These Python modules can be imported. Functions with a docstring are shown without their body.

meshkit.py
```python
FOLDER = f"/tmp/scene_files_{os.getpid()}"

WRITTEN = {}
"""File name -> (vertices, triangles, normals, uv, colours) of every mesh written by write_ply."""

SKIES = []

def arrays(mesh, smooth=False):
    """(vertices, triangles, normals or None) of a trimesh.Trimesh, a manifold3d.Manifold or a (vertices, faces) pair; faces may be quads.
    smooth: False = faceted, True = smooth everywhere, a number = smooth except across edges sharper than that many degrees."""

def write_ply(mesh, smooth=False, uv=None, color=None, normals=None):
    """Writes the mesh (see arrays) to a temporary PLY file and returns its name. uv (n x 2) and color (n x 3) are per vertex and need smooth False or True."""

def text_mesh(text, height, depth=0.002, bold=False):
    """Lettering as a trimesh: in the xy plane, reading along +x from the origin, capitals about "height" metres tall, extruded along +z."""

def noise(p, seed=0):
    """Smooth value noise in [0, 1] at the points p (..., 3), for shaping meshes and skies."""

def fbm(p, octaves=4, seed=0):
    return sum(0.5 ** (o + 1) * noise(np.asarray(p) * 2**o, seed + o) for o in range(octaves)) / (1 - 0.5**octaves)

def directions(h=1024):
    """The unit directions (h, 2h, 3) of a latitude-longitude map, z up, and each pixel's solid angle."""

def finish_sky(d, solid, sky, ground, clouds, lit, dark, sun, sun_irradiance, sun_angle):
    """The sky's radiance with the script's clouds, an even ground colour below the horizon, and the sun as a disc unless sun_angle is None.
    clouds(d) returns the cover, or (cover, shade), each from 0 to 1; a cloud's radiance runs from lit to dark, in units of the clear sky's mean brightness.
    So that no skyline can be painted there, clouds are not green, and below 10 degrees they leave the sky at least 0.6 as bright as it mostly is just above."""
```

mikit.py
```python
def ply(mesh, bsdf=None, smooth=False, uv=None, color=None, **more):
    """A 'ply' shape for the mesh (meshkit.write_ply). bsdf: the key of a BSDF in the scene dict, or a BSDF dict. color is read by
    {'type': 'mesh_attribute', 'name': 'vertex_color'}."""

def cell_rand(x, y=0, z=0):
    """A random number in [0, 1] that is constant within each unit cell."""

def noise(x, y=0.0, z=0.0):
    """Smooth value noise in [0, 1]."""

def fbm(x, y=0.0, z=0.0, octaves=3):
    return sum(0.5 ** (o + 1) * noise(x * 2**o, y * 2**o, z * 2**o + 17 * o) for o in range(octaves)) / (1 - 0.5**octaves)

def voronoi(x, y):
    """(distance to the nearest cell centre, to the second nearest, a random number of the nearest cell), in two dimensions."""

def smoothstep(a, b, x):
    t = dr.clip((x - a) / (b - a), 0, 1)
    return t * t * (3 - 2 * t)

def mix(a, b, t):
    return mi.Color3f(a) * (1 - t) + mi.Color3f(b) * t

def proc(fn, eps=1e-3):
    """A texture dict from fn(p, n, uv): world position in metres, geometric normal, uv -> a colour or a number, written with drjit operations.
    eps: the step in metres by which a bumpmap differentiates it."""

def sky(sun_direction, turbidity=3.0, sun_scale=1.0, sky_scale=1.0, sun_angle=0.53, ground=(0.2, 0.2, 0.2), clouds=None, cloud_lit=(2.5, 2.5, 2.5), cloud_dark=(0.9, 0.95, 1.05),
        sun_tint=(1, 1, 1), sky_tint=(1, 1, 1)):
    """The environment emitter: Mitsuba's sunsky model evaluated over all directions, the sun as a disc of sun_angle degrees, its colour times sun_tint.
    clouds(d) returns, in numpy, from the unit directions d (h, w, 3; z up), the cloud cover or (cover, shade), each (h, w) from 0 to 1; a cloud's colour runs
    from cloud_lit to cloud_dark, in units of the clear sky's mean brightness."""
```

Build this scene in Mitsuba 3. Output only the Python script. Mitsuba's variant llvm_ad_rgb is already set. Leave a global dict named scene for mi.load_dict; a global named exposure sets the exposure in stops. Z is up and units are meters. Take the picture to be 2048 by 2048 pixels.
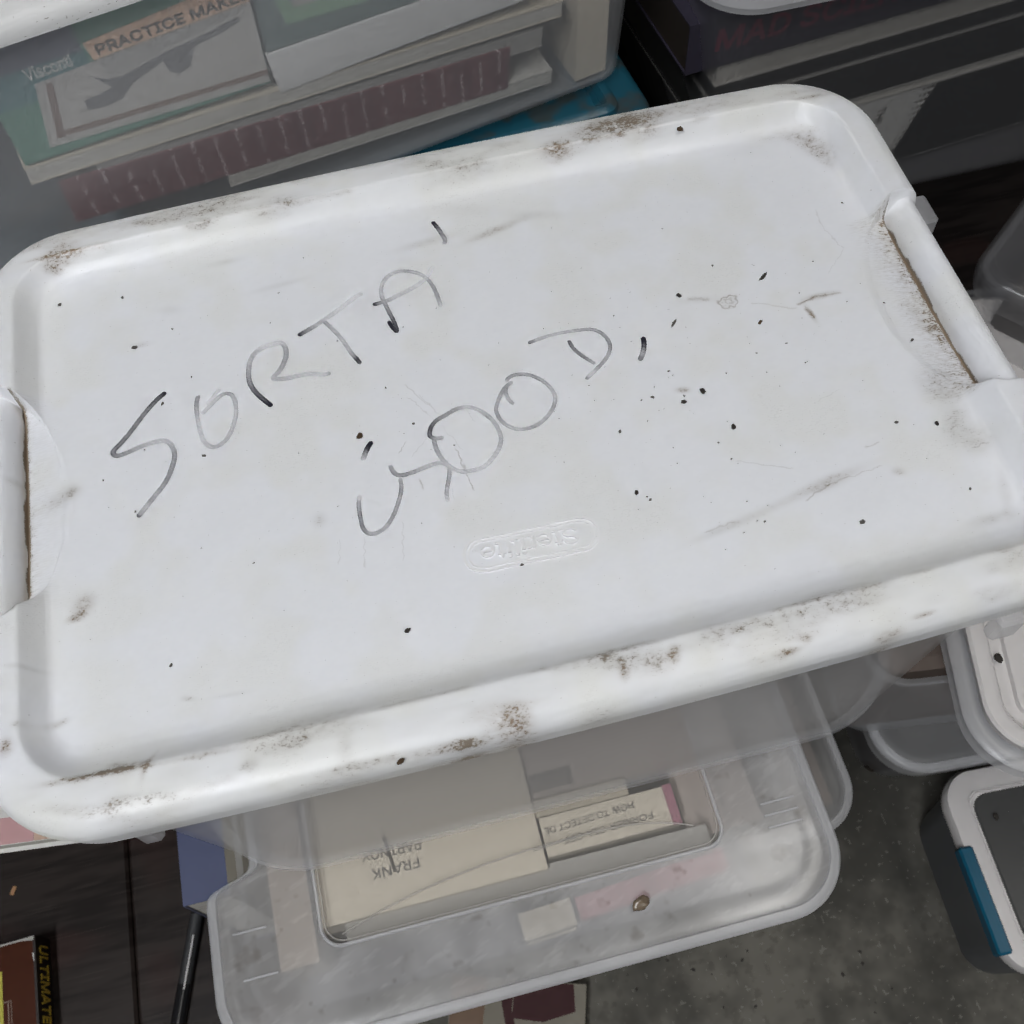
import math, random
import numpy as np
import drjit as dr
import trimesh
import mitsuba as mi
import mikit, meshkit
from mikit import noise, fbm, smoothstep, mix, cell_rand
from scipy.interpolate import PchipInterpolator, CubicSpline

T = mi.ScalarTransform4f
rng = np.random.default_rng(7)
scene, labels = {'type': 'scene'}, {}

# ------------------------------------------------------------------ camera, light, exposure
# metres, z up; the rim of the white lid in the middle is z = 0, the concrete floor z = -0.46
CAM = np.array([-0.04177, -0.25245, 0.36144])
FWD = np.array([0.077538, 0.476037, -0.876000])
UPV = np.array([0.229709, 0.846476, 0.480325])
scene['camera'] = {'type': 'thinlens', 'fov': 52.21, 'fov_axis': 'x', 'near_clip': 0.02, 'far_clip': 50.0,
                   'aperture_radius': 0.0009, 'focus_distance': 0.42,
                   'to_world': T().look_at(origin=CAM.tolist(), target=(CAM + FWD).tolist(), up=UPV.tolist())}
exposure = 0.26
FLOOR = -0.46
scene['room_light'] = {'type': 'constant', 'radiance': {'type': 'rgb', 'value': [0.034, 0.035, 0.038]}}


def ceiling_lamp(key, cx, cy, z, lx, ly, power, col, label):
    m = trimesh.creation.box((lx, ly, 0.004)); m.apply_translation((cx, cy, z))
    h = trimesh.creation.box((lx + 0.06, ly + 0.06, 0.05)); h.apply_translation((cx, cy, z + 0.028))
    scene[key + '__housing'] = mikit.ply(h, 'lamp_metal')
    scene[key + '__tube'] = {**mikit.ply(m, 'lamp_metal'), 'emitter': {'type': 'area', 'radiance': {'type': 'rgb', 'value': [power * c for c in col]}}}
    labels[key] = {'label': label, 'category': 'lamp'}


ceiling_lamp('ceiling_lamp', 0.55, -0.45, 1.9, 0.16, 1.3, 14.0, (1.0, 0.975, 0.93), 'long white ceiling lamp hanging overhead to the right of the camera')
ceiling_lamp('ceiling_lamp_001', -0.75, -1.15, 1.75, 0.16, 1.3, 46.0, (0.96, 0.985, 1.02), 'long white ceiling lamp hanging overhead to the left of the camera')


# ------------------------------------------------------------------ helpers
def bs(key, **d):
    scene[key] = d


def rgb(*c):
    return {'type': 'rgb', 'value': list(c)}


def numbered(key):
    if key not in scene and key not in labels and not any(k.startswith(key + '__') for k in scene):
        return key
    n = 1
    while True:
        k = f'{key}_{n:03d}'
        if k not in scene and k not in labels and not any(q.startswith(k + '__') for q in scene):
            return k
        n += 1


def put(key, mesh, mat, smooth=False, label=None, cat=None, group=None, kind=None, **kw):
    key = numbered(key)
    scene[key] = mikit.ply(mesh, mat, smooth=smooth, **kw)
    d = {}
    if label: d['label'] = label
    if cat: d['category'] = cat
    if group: d['group'] = group
    if kind: d['kind'] = kind
    if d: labels[key] = d
    return key


def thing(name, label, cat, group=None):
    key = numbered(name)
    labels[key] = {'label': label, 'category': cat}
    if group: labels[key]['group'] = group
    return key


def frame(o, u, v, w):
    m = np.eye(4)
    m[:3, 0], m[:3, 1], m[:3, 2], m[:3, 3] = u, v, w, o
    return m


def rotz(deg, o=(0, 0, 0)):
    a = math.radians(deg)
    m = np.eye(4)
    m[:2, :2] = [[math.cos(a), -math.sin(a)], [math.sin(a), math.cos(a)]]
    m[:3, 3] = o
    return m


def moved(mesh, m):
    mesh = mesh.copy()
    mesh.apply_transform(m)
    return mesh


def moved_m(m, dz):
    return m @ frame((0, 0, dz), (1, 0, 0), (0, 1, 0), (0, 0, 1))


def box(x0, x1, y0, y1, z0, z1):
    m = trimesh.creation.box((x1 - x0, y1 - y0, z1 - z0))
    m.apply_translation(((x0 + x1) / 2, (y0 + y1) / 2, (z0 + z1) / 2))
    return m


def rbox(x0, x1, y0, y1, z0, z1, r):
    """Box with chamfered edges, from a convex hull."""
    p = []
    for x, sx in ((x0, 1), (x1, -1)):
        for y, sy in ((y0, 1), (y1, -1)):
            for z, sz in ((z0, 1), (z1, -1)):
                p += [(x + sx * r, y + sy * r, z), (x + sx * r, y, z + sz * r), (x, y + sy * r, z + sz * r)]
    return trimesh.convex.convex_hull(np.array(p))


def rrect(a, b, r, nc=12, nx=12, ny=12):
    """Rounded rectangle, counter-clockwise, fixed point count."""
    pts = []
    sx, sy = a - r, b - r
    def arc(cx, cy, t0):
        for i in range(nc):
            t = t0 + (i + 0.0) / nc * math.pi / 2
            pts.append((cx + r * math.cos(t), cy + r * math.sin(t)))
    def line(p, q, n):
        for i in range(n):
            t = i / n
            pts.append((p[0] + (q[0] - p[0]) * t, p[1] + (q[1] - p[1]) * t))
    line((a, -sy), (a, sy), ny); arc(sx, sy, 0)
    line((sx, b), (-sx, b), nx); arc(-sx, sy, math.pi / 2)
    line((-a, sy), (-a, -sy), ny); arc(-sx, -sy, math.pi)
    line((-sx, -b), (sx, -b), nx); arc(sx, -sy, 1.5 * math.pi)
    return np.array(pts)


def sweep(rings, cap0=True, cap1=True):
    """Closed mesh through rings (n x 3 each, same count), fans on both ends."""
    n = len(rings[0])
    v = np.vstack(rings)
    i = np.arange(n); j = (i + 1) % n
    f = []
    for k in range(len(rings) - 1):
        a, b = k * n, (k + 1) * n
        f.append(np.stack([a + i, a + j, b + j], 1)); f.append(np.stack([a + i, b + j, b + i], 1))
    at = len(v)
    if cap0:
        v = np.vstack([v, rings[0].mean(0)]); f.append(np.stack([j, i, i * 0 + at], 1)); at += 1
    if cap1:
        v = np.vstack([v, rings[-1].mean(0)]); o = (len(rings) - 1) * n
        f.append(np.stack([o + i, o + j, i * 0 + at], 1))
    m = trimesh.Trimesh(v, np.vstack(f), process=False)
    if m.volume < 0:
        m.invert()
    return m


def ring(a, b, r, z, **k):
    p = rrect(a, b, max(r, 0.002), **k)
    return np.c_[p, np.full(len(p), z)]


def body_mesh(a, b, r, z1, z0, taper, wall=0.0016, lip=0.004, r0=None, foot=0.012, tb=None, **k):
    """Open translucent tub: outside wall, rounded foot, floor, inside wall, lip."""
    tb = taper if tb is None else tb
    a0, b0 = a - taper, b - tb
    r0 = r0 or r
    rings = [ring(a0 * .2, b0 * .2, r0 * .2, z0, **k), ring(a0 - foot, b0 - foot, max(r0 - foot, .004), z0, **k)]
    for t in (15, 30, 45, 60, 75, 90):
        c, s = math.cos(math.radians(t)), math.sin(math.radians(t))
        rings.append(ring(a0 - foot * (1 - s), b0 - foot * (1 - s), max(r0 - foot * (1 - s), .004), z0 + foot * (1 - c), **k))
    for t in (.3, .6, .97):
        rings.append(ring(a0 + taper * t, b0 + tb * t, r0 + (r - r0) * t, z0 + foot + (z1 - z0 - foot) * t, **k))
    rings += [ring(a + lip, b + lip, r + lip, z1 - .003, **k), ring(a + lip, b + lip, r + lip, z1, **k), ring(a - wall, b - wall, r - wall, z1, **k)]
    for t in (.97, .6, .3):
        rings.append(ring(a0 + taper * t - wall, b0 + tb * t - wall, r0 + (r - r0) * t - wall, z0 + foot + (z1 - z0 - foot) * t, **k))
    f2 = foot - wall
    for t in (90, 60, 30, 0):
        c, s = math.cos(math.radians(t)), math.sin(math.radians(t))
        rings.append(ring(a0 - wall - f2 * (1 - s), b0 - wall - f2 * (1 - s), max(r0 - wall - f2 * (1 - s), .003), z0 + wall + f2 * (1 - c), **k))
    rings.append(ring(a0 * .2, b0 * .2, r0 * .2, z0 + wall, **k))
    return sweep(rings)


def lid_mesh(a, b, r, prof, inner=None, thick=0.002, notch=None, **k):
    """Lid from a profile [(inset, z)...] running from the skirt's foot over the top to the middle."""
    rings = [ring(a * .1, b * .1, r * .1, prof[-1][1] - thick, **k)]
    for t, z in reversed(prof[2:]):
        rings.append(ring(a - t - thick * .7, b - t - thick * .7, r - t, z - thick, **k))
    rings.append(ring(a - prof[0][0] - thick, b - prof[0][0] - thick, r - prof[0][0], prof[0][1], **k))
    for t, z in prof:
        rings.append(ring(a - t, b - t, r - t, z, **k))
    rings.append(ring(a * .1, b * .1, r * .1, prof[-1][1], **k))
    if notch:
        for q in rings:
            notch(q)
    return sweep(rings)


def text(s, height, o, u, v, width=None, depth=0.0003, bold=False, slant=0.0):
    """Lettering: reads along u, letters stand along v, origin o."""
    m = meshkit.text_mesh(s, height, depth, bold)
    if width:
        m.apply_scale((width / m.extents[0], 1, 1))
    if slant:
        m.vertices[:, 0] += m.vertices[:, 1] * slant
    u, v = np.array(u, float), np.array(v, float)
    u /= np.linalg.norm(u); v /= np.linalg.norm(v)
    w = np.cross(u, v)
    return moved(m, frame(o, u, v, w))


def book(name, label, F, w, h, t, cover, pages, spine='left', ct=0.0006, inset=0.0012, group=None):
    """A book in frame F (x width, y height, z = out of the front cover). Front cover faces +z at z = 0.
    spine: which side carries it; '' for a bare block. Parts: cover, page_block."""
    key = thing(name, label, 'book', group)
    parts = [box(0, w, 0, h, -ct, 0), box(0, w, 0, h, -t, -t + ct)]
    x0, x1, y0, y1 = inset, w - inset, inset, h - inset
    if spine == 'left': parts.append(box(0, ct, 0, h, -t + ct, -ct)); x0 = ct
    if spine == 'right': parts.append(box(w - ct, w, 0, h, -t + ct, -ct)); x1 = w - ct
    if spine == 'bottom': parts.append(box(0, w, 0, ct, -t + ct, -ct)); y0 = ct
    if spine == 'top': parts.append(box(0, w, h - ct, h, -t + ct, -ct)); y1 = h - ct
    put(key + '__cover', moved(trimesh.util.concatenate(parts), F), cover)
    put(key + '__page_block', moved(box(x0, x1, y0, y1, -t + ct, -ct), F), pages)
    return key


def print_poly(pts, F, z=.0003):
    from shapely.geometry import Polygon
    return moved(trimesh.creation.extrude_polygon(Polygon(pts), z), F)


# ------------------------------------------------------------------ plain materials
def paint(key, c, rough=0.5, spec=0.5):
    bs(key, type='twosided', bsdf={'type': 'roughplastic', 'diffuse_reflectance': rgb(*c), 'alpha': max(rough ** 2, .05), 'int_ior': 1.46})


def frosted(key, c, opacity, rough=0.25, coat=1.0):
    """Milky see-through plastic: a thin share of the light is scattered, the rest goes straight on."""
    bs(key, type='mask', opacity=opacity, bsdf={'type': 'twosided', 'bsdf': {'type': 'principled', 'base_color': rgb(*c), 'roughness': rough, 'specular': .8, 'clearcoat': coat, 'clearcoat_gloss': .9}})


paint('lamp_metal', (.7, .7, .7))
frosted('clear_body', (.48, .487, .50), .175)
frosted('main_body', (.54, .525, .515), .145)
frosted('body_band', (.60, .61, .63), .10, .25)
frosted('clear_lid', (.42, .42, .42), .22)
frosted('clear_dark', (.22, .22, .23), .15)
frosted('clear_rim', (.52, .52, .53), .34, .35, .3)
# ------------------------------------------------------------------ floor
def concrete(p, n, uv):
    x, y = p.x, p.y
    a = fbm(x * 9, y * 9, 1.0, 4)
    b = fbm(x * 60, y * 60, 2.0, 3)
    col0 = smoothstep(.35, .65, fbm(x * 5 + 2, y * 5, 7.0, 3))
    c = noise(x * 420, y * 420)
    col = mix((.070, .067, .057), (.175, .165, .140), smoothstep(.3, .72, a * .6 + b * .4))
    col = col * (.72 + .5 * col0)
    col = mix(col, (.30, .29, .26), smoothstep(.88, .94, c) * .25)
    return mix(col, (.06, .055, .045), smoothstep(.56, .78, fbm(x * 160 + 7, y * 160, 5.0, 3)) * .4)


bs('concrete', type='twosided', bsdf={'type': 'bumpmap', 'arbitrary': mikit.proc(lambda p, n, uv: fbm(p.x * 140, p.y * 140, 0, 3) * .0012, .0006), 'scale': 1.0,
                                      'bsdf': {'type': 'principled', 'base_color': mikit.proc(concrete), 'roughness': .8, 'specular': .3}})
put('concrete_floor', box(-2.5, 2.5, -2.0, 3.0, FLOOR - .02, FLOOR), 'concrete', label='bare grey concrete floor between the boxes', cat='floor', kind='structure')
# ------------------------------------------------------------------ the white lid's plastic, ink and dirt
INK = [
    (2.5, [(np.float64(-142.1),np.float64(48.6),95),(np.float64(-145.1),np.float64(46.6),80),(np.float64(-155.0),np.float64(36.4),70),(np.float64(-164.7),np.float64(25.6),72),(np.float64(-167.0),np.float64(22.6),70),(np.float64(-165.7),np.float64(20.9),65),(np.float64(-161.9),np.float64(21.0),60),(np.float64(-155.5),np.float64(22.6),50),(np.float64(-147.7),np.float64(23.5),35),(np.float64(-144.2),np.float64(22.6),40),(np.float64(-142.1),np.float64(19.8),50),(np.float64(-141.2),np.float64(14.4),60),(np.float64(-142.6),np.float64(9.1),62),(np.float64(-146.3),np.float64(1.8),62),(np.float64(-152.1),np.float64(-4.7),52),(np.float64(-157.0),np.float64(-10.1),50),(np.float64(-158.8),np.float64(-12.0),85)]),
    (2.2, [(np.float64(-128.1),np.float64(42.9),60),(np.float64(-129.6),np.float64(38.3),60),(np.float64(-129.8),np.float64(31.4),40),(np.float64(-129.2),np.float64(23.5),33),(np.float64(-127.2),np.float64(16.2),40),(np.float64(-124.3),np.float64(14.0),45),(np.float64(-120.3),np.float64(15.2),45),(np.float64(-115.6),np.float64(21.6),42),(np.float64(-113.0),np.float64(29.7),36),(np.float64(-112.9),np.float64(35.6),48),(np.float64(-114.8),np.float64(40.1),55),(np.float64(-116.7),np.float64(40.7),50),(np.float64(-120.1),np.float64(39.1),36),(np.float64(-124.5),np.float64(35.3),36),(np.float64(-127.9),np.float64(32.6),40)]),
    (1.8, [(np.float64(-118.6),np.float64(44.0),25),(np.float64(-121.5),np.float64(41.0),22),(np.float64(-125.1),np.float64(37.0),15)]),
    (2.6, [(np.float64(-97.3),np.float64(28.3),95),(np.float64(-100.7),np.float64(33.2),80),(np.float64(-104.0),np.float64(39.1),75),(np.float64(-105.4),np.float64(44.6),65),(np.float64(-104.8),np.float64(51.6),50),(np.float64(-102.1),np.float64(58.2),45),(np.float64(-97.1),np.float64(61.5),35),(np.float64(-92.1),np.float64(62.2),28),(np.float64(-88.8),np.float64(61.8),35),(np.float64(-87.4),np.float64(58.8),50),(np.float64(-87.4),np.float64(55.1),60),(np.float64(-89.7),np.float64(49.4),55),(np.float64(-92.6),np.float64(45.6),50),(np.float64(-94.8),np.float64(43.2),42),(np.float64(-92.7),np.float64(42.1),45),(np.float64(-85.1),np.float64(41.5),34),(np.float64(-77.8),np.float64(41.0),26),(np.float64(-72.4),np.float64(39.2),26),(np.float64(-69.7),np.float64(39.2),70)]),
    (2.5, [(np.float64(-80.9),np.float64(63.8),97),(np.float64(-78.4),np.float64(64.8),75),(np.float64(-73.1),np.float64(67.0),50),(np.float64(-67.6),np.float64(69.8),32),(np.float64(-58.4),np.float64(74.9),17),(np.float64(-49.0),np.float64(80.0),15),(np.float64(-48.1),np.float64(80.2),40)]),
    (2.2, [(np.float64(-68.2),np.float64(68.9),60),(np.float64(-64.6),np.float64(62.5),50),(np.float64(-61.0),np.float64(54.0),45),(np.float64(-58.2),np.float64(45.8),60),(np.float64(-57.0),np.float64(43.2),85),(np.float64(-56.0),np.float64(40.3),70)]),
    (2.2, [(np.float64(-39.5),np.float64(61.0),92),(np.float64(-38.9),np.float64(58.4),95),(np.float64(-37.8),np.float64(55.4),90),(np.float64(-37.0),np.float64(54.0),85),(np.float64(-36.9),np.float64(57.8),80),(np.float64(-38.0),np.float64(64.7),70),(np.float64(-39.2),np.float64(71.6),60),(np.float64(-39.8),np.float64(77.4),45),(np.float64(-38.0),np.float64(83.6),40),(np.float64(-33.9),np.float64(87.6),40),(np.float64(-29.3),np.float64(88.6),42),(np.float64(-24.4),np.float64(87.2),55),(np.float64(-20.6),np.float64(84.7),38),(np.float64(-17.2),np.float64(79.9),50),(np.float64(-15.3),np.float64(72.6),60),(np.float64(-14.8),np.float64(66.9),55),(np.float64(-14.6),np.float64(62.2),30)]),
    (2.4, [(np.float64(-44.8),np.float64(72.3),97),(np.float64(-42.7),np.float64(72.3),75),(np.float64(-38.3),np.float64(72.7),50),(np.float64(-32.9),np.float64(74.3),35),(np.float64(-25.6),np.float64(76.7),28),(np.float64(-18.8),np.float64(80.4),18),(np.float64(-13.6),np.float64(86.9),8)]),
    (2.4, [(np.float64(-8.0),np.float64(115.1),98),(np.float64(-6.4),np.float64(110.9),78),(np.float64(-5.0),np.float64(105.7),65),(np.float64(-4.4),np.float64(101.3),60),(np.float64(-5.9),np.float64(99.3),40)]),
    (2.6, [(np.float64(-58.1),np.float64(-1.2),98),(np.float64(-60.5),np.float64(-3.9),85),(np.float64(-62.3),np.float64(-6.9),60),(np.float64(-63.7),np.float64(-9.7),25)]),
    (2.0, [(np.float64(-67.6),np.float64(-25.9),25),(np.float64(-69.1),np.float64(-31.8),60),(np.float64(-69.3),np.float64(-37.8),65),(np.float64(-68.4),np.float64(-43.2),65),(np.float64(-66.1),np.float64(-45.1),52),(np.float64(-61.5),np.float64(-44.3),52),(np.float64(-55.9),np.float64(-38.8),58),(np.float64(-52.5),np.float64(-32.7),55),(np.float64(-50.4),np.float64(-27.1),60),(np.float64(-50.1),np.float64(-22.2),50)]),
    (2.2, [(np.float64(-52.8),np.float64(-14.9),60),(np.float64(-52.3),np.float64(-18.1),60),(np.float64(-50.1),np.float64(-20.8),62),(np.float64(-46.3),np.float64(-21.1),60),(np.float64(-39.9),np.float64(-20.1),45),(np.float64(-32.0),np.float64(-19.5),38),(np.float64(-28.9),np.float64(-22.4),40)]),
    (2.0, [(np.float64(-29.1),np.float64(-22.6),50),(np.float64(-30.8),np.float64(-29.0),55),(np.float64(-32.9),np.float64(-35.6),40),(np.float64(-32.9),np.float64(-38.4),15)]),
    (2.2, [(np.float64(-28.2),np.float64(-7.0),50),(np.float64(-31.7),np.float64(-7.0),55),(np.float64(-33.7),np.float64(-5.0),75),(np.float64(-33.1),np.float64(-2.3),80),(np.float64(-29.9),np.float64(1.6),70),(np.float64(-25.6),np.float64(3.3),60),(np.float64(-20.4),np.float64(5.2),55),(np.float64(-15.9),np.float64(5.3),32),(np.float64(-11.3),np.float64(2.7),36),(np.float64(-7.0),np.float64(-2.8),50),(np.float64(-4.9),np.float64(-9.2),42),(np.float64(-4.8),np.float64(-14.4),50),(np.float64(-6.9),np.float64(-19.0),42),(np.float64(-11.0),np.float64(-23.4),34),(np.float64(-15.6),np.float64(-26.3),24),(np.float64(-20.3),np.float64(-26.6),32),(np.float64(-25.5),np.float64(-25.4),40),(np.float64(-28.7),np.float64(-22.3),40),(np.float64(-31.4),np.float64(-16.9),50),(np.float64(-32.5),np.float64(-11.0),55),(np.float64(-32.5),np.float64(-7.1),55)]),
    (1.9, [(np.float64(4.7),np.float64(1.2),55),(np.float64(3.0),np.float64(4.6),50),(np.float64(2.9),np.float64(9.1),60),(np.float64(5.0),np.float64(12.0),60),(np.float64(7.0),np.float64(12.8),50)]),
    (2.0, [(np.float64(6.4),np.float64(12.6),50),(np.float64(2.6),np.float64(10.2),60),(np.float64(-1.6),np.float64(4.4),50),(np.float64(-3.5),np.float64(0.1),55),(np.float64(-3.2),np.float64(-3.9),60),(np.float64(-1.1),np.float64(-8.3),48),(np.float64(4.3),np.float64(-12.2),45),(np.float64(9.8),np.float64(-12.3),50),(np.float64(16.2),np.float64(-9.3),48),(np.float64(21.2),np.float64(-3.9),55),(np.float64(22.8),np.float64(0.6),42),(np.float64(21.5),np.float64(6.4),50),(np.float64(17.7),np.float64(12.0),60),(np.float64(12.1),np.float64(15.6),52),(np.float64(7.2),np.float64(15.9),60),(np.float64(4.2),np.float64(13.7),50)]),
    (2.0, [(np.float64(18.5),np.float64(31.3),75),(np.float64(25.5),np.float64(32.5),42),(np.float64(34.0),np.float64(33.0),42),(np.float64(42.2),np.float64(32.3),48),(np.float64(48.5),np.float64(30.8),52),(np.float64(52.3),np.float64(26.5),58),(np.float64(53.4),np.float64(20.9),65),(np.float64(50.6),np.float64(15.0),50),(np.float64(46.2),np.float64(11.1),58),(np.float64(41.0),np.float64(7.5),30),(np.float64(38.0),np.float64(5.5),75)]),
    (1.9, [(np.float64(36.5),np.float64(28.1),80),(np.float64(37.2),np.float64(23.4),70),(np.float64(40.5),np.float64(17.3),66),(np.float64(44.2),np.float64(12.3),55)]),
    (2.6, [(np.float64(68.7),np.float64(21.0),99),(np.float64(67.8),np.float64(16.4),80),(np.float64(65.6),np.float64(11.8),60),(np.float64(63.3),np.float64(8.8),75)]),
]

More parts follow.
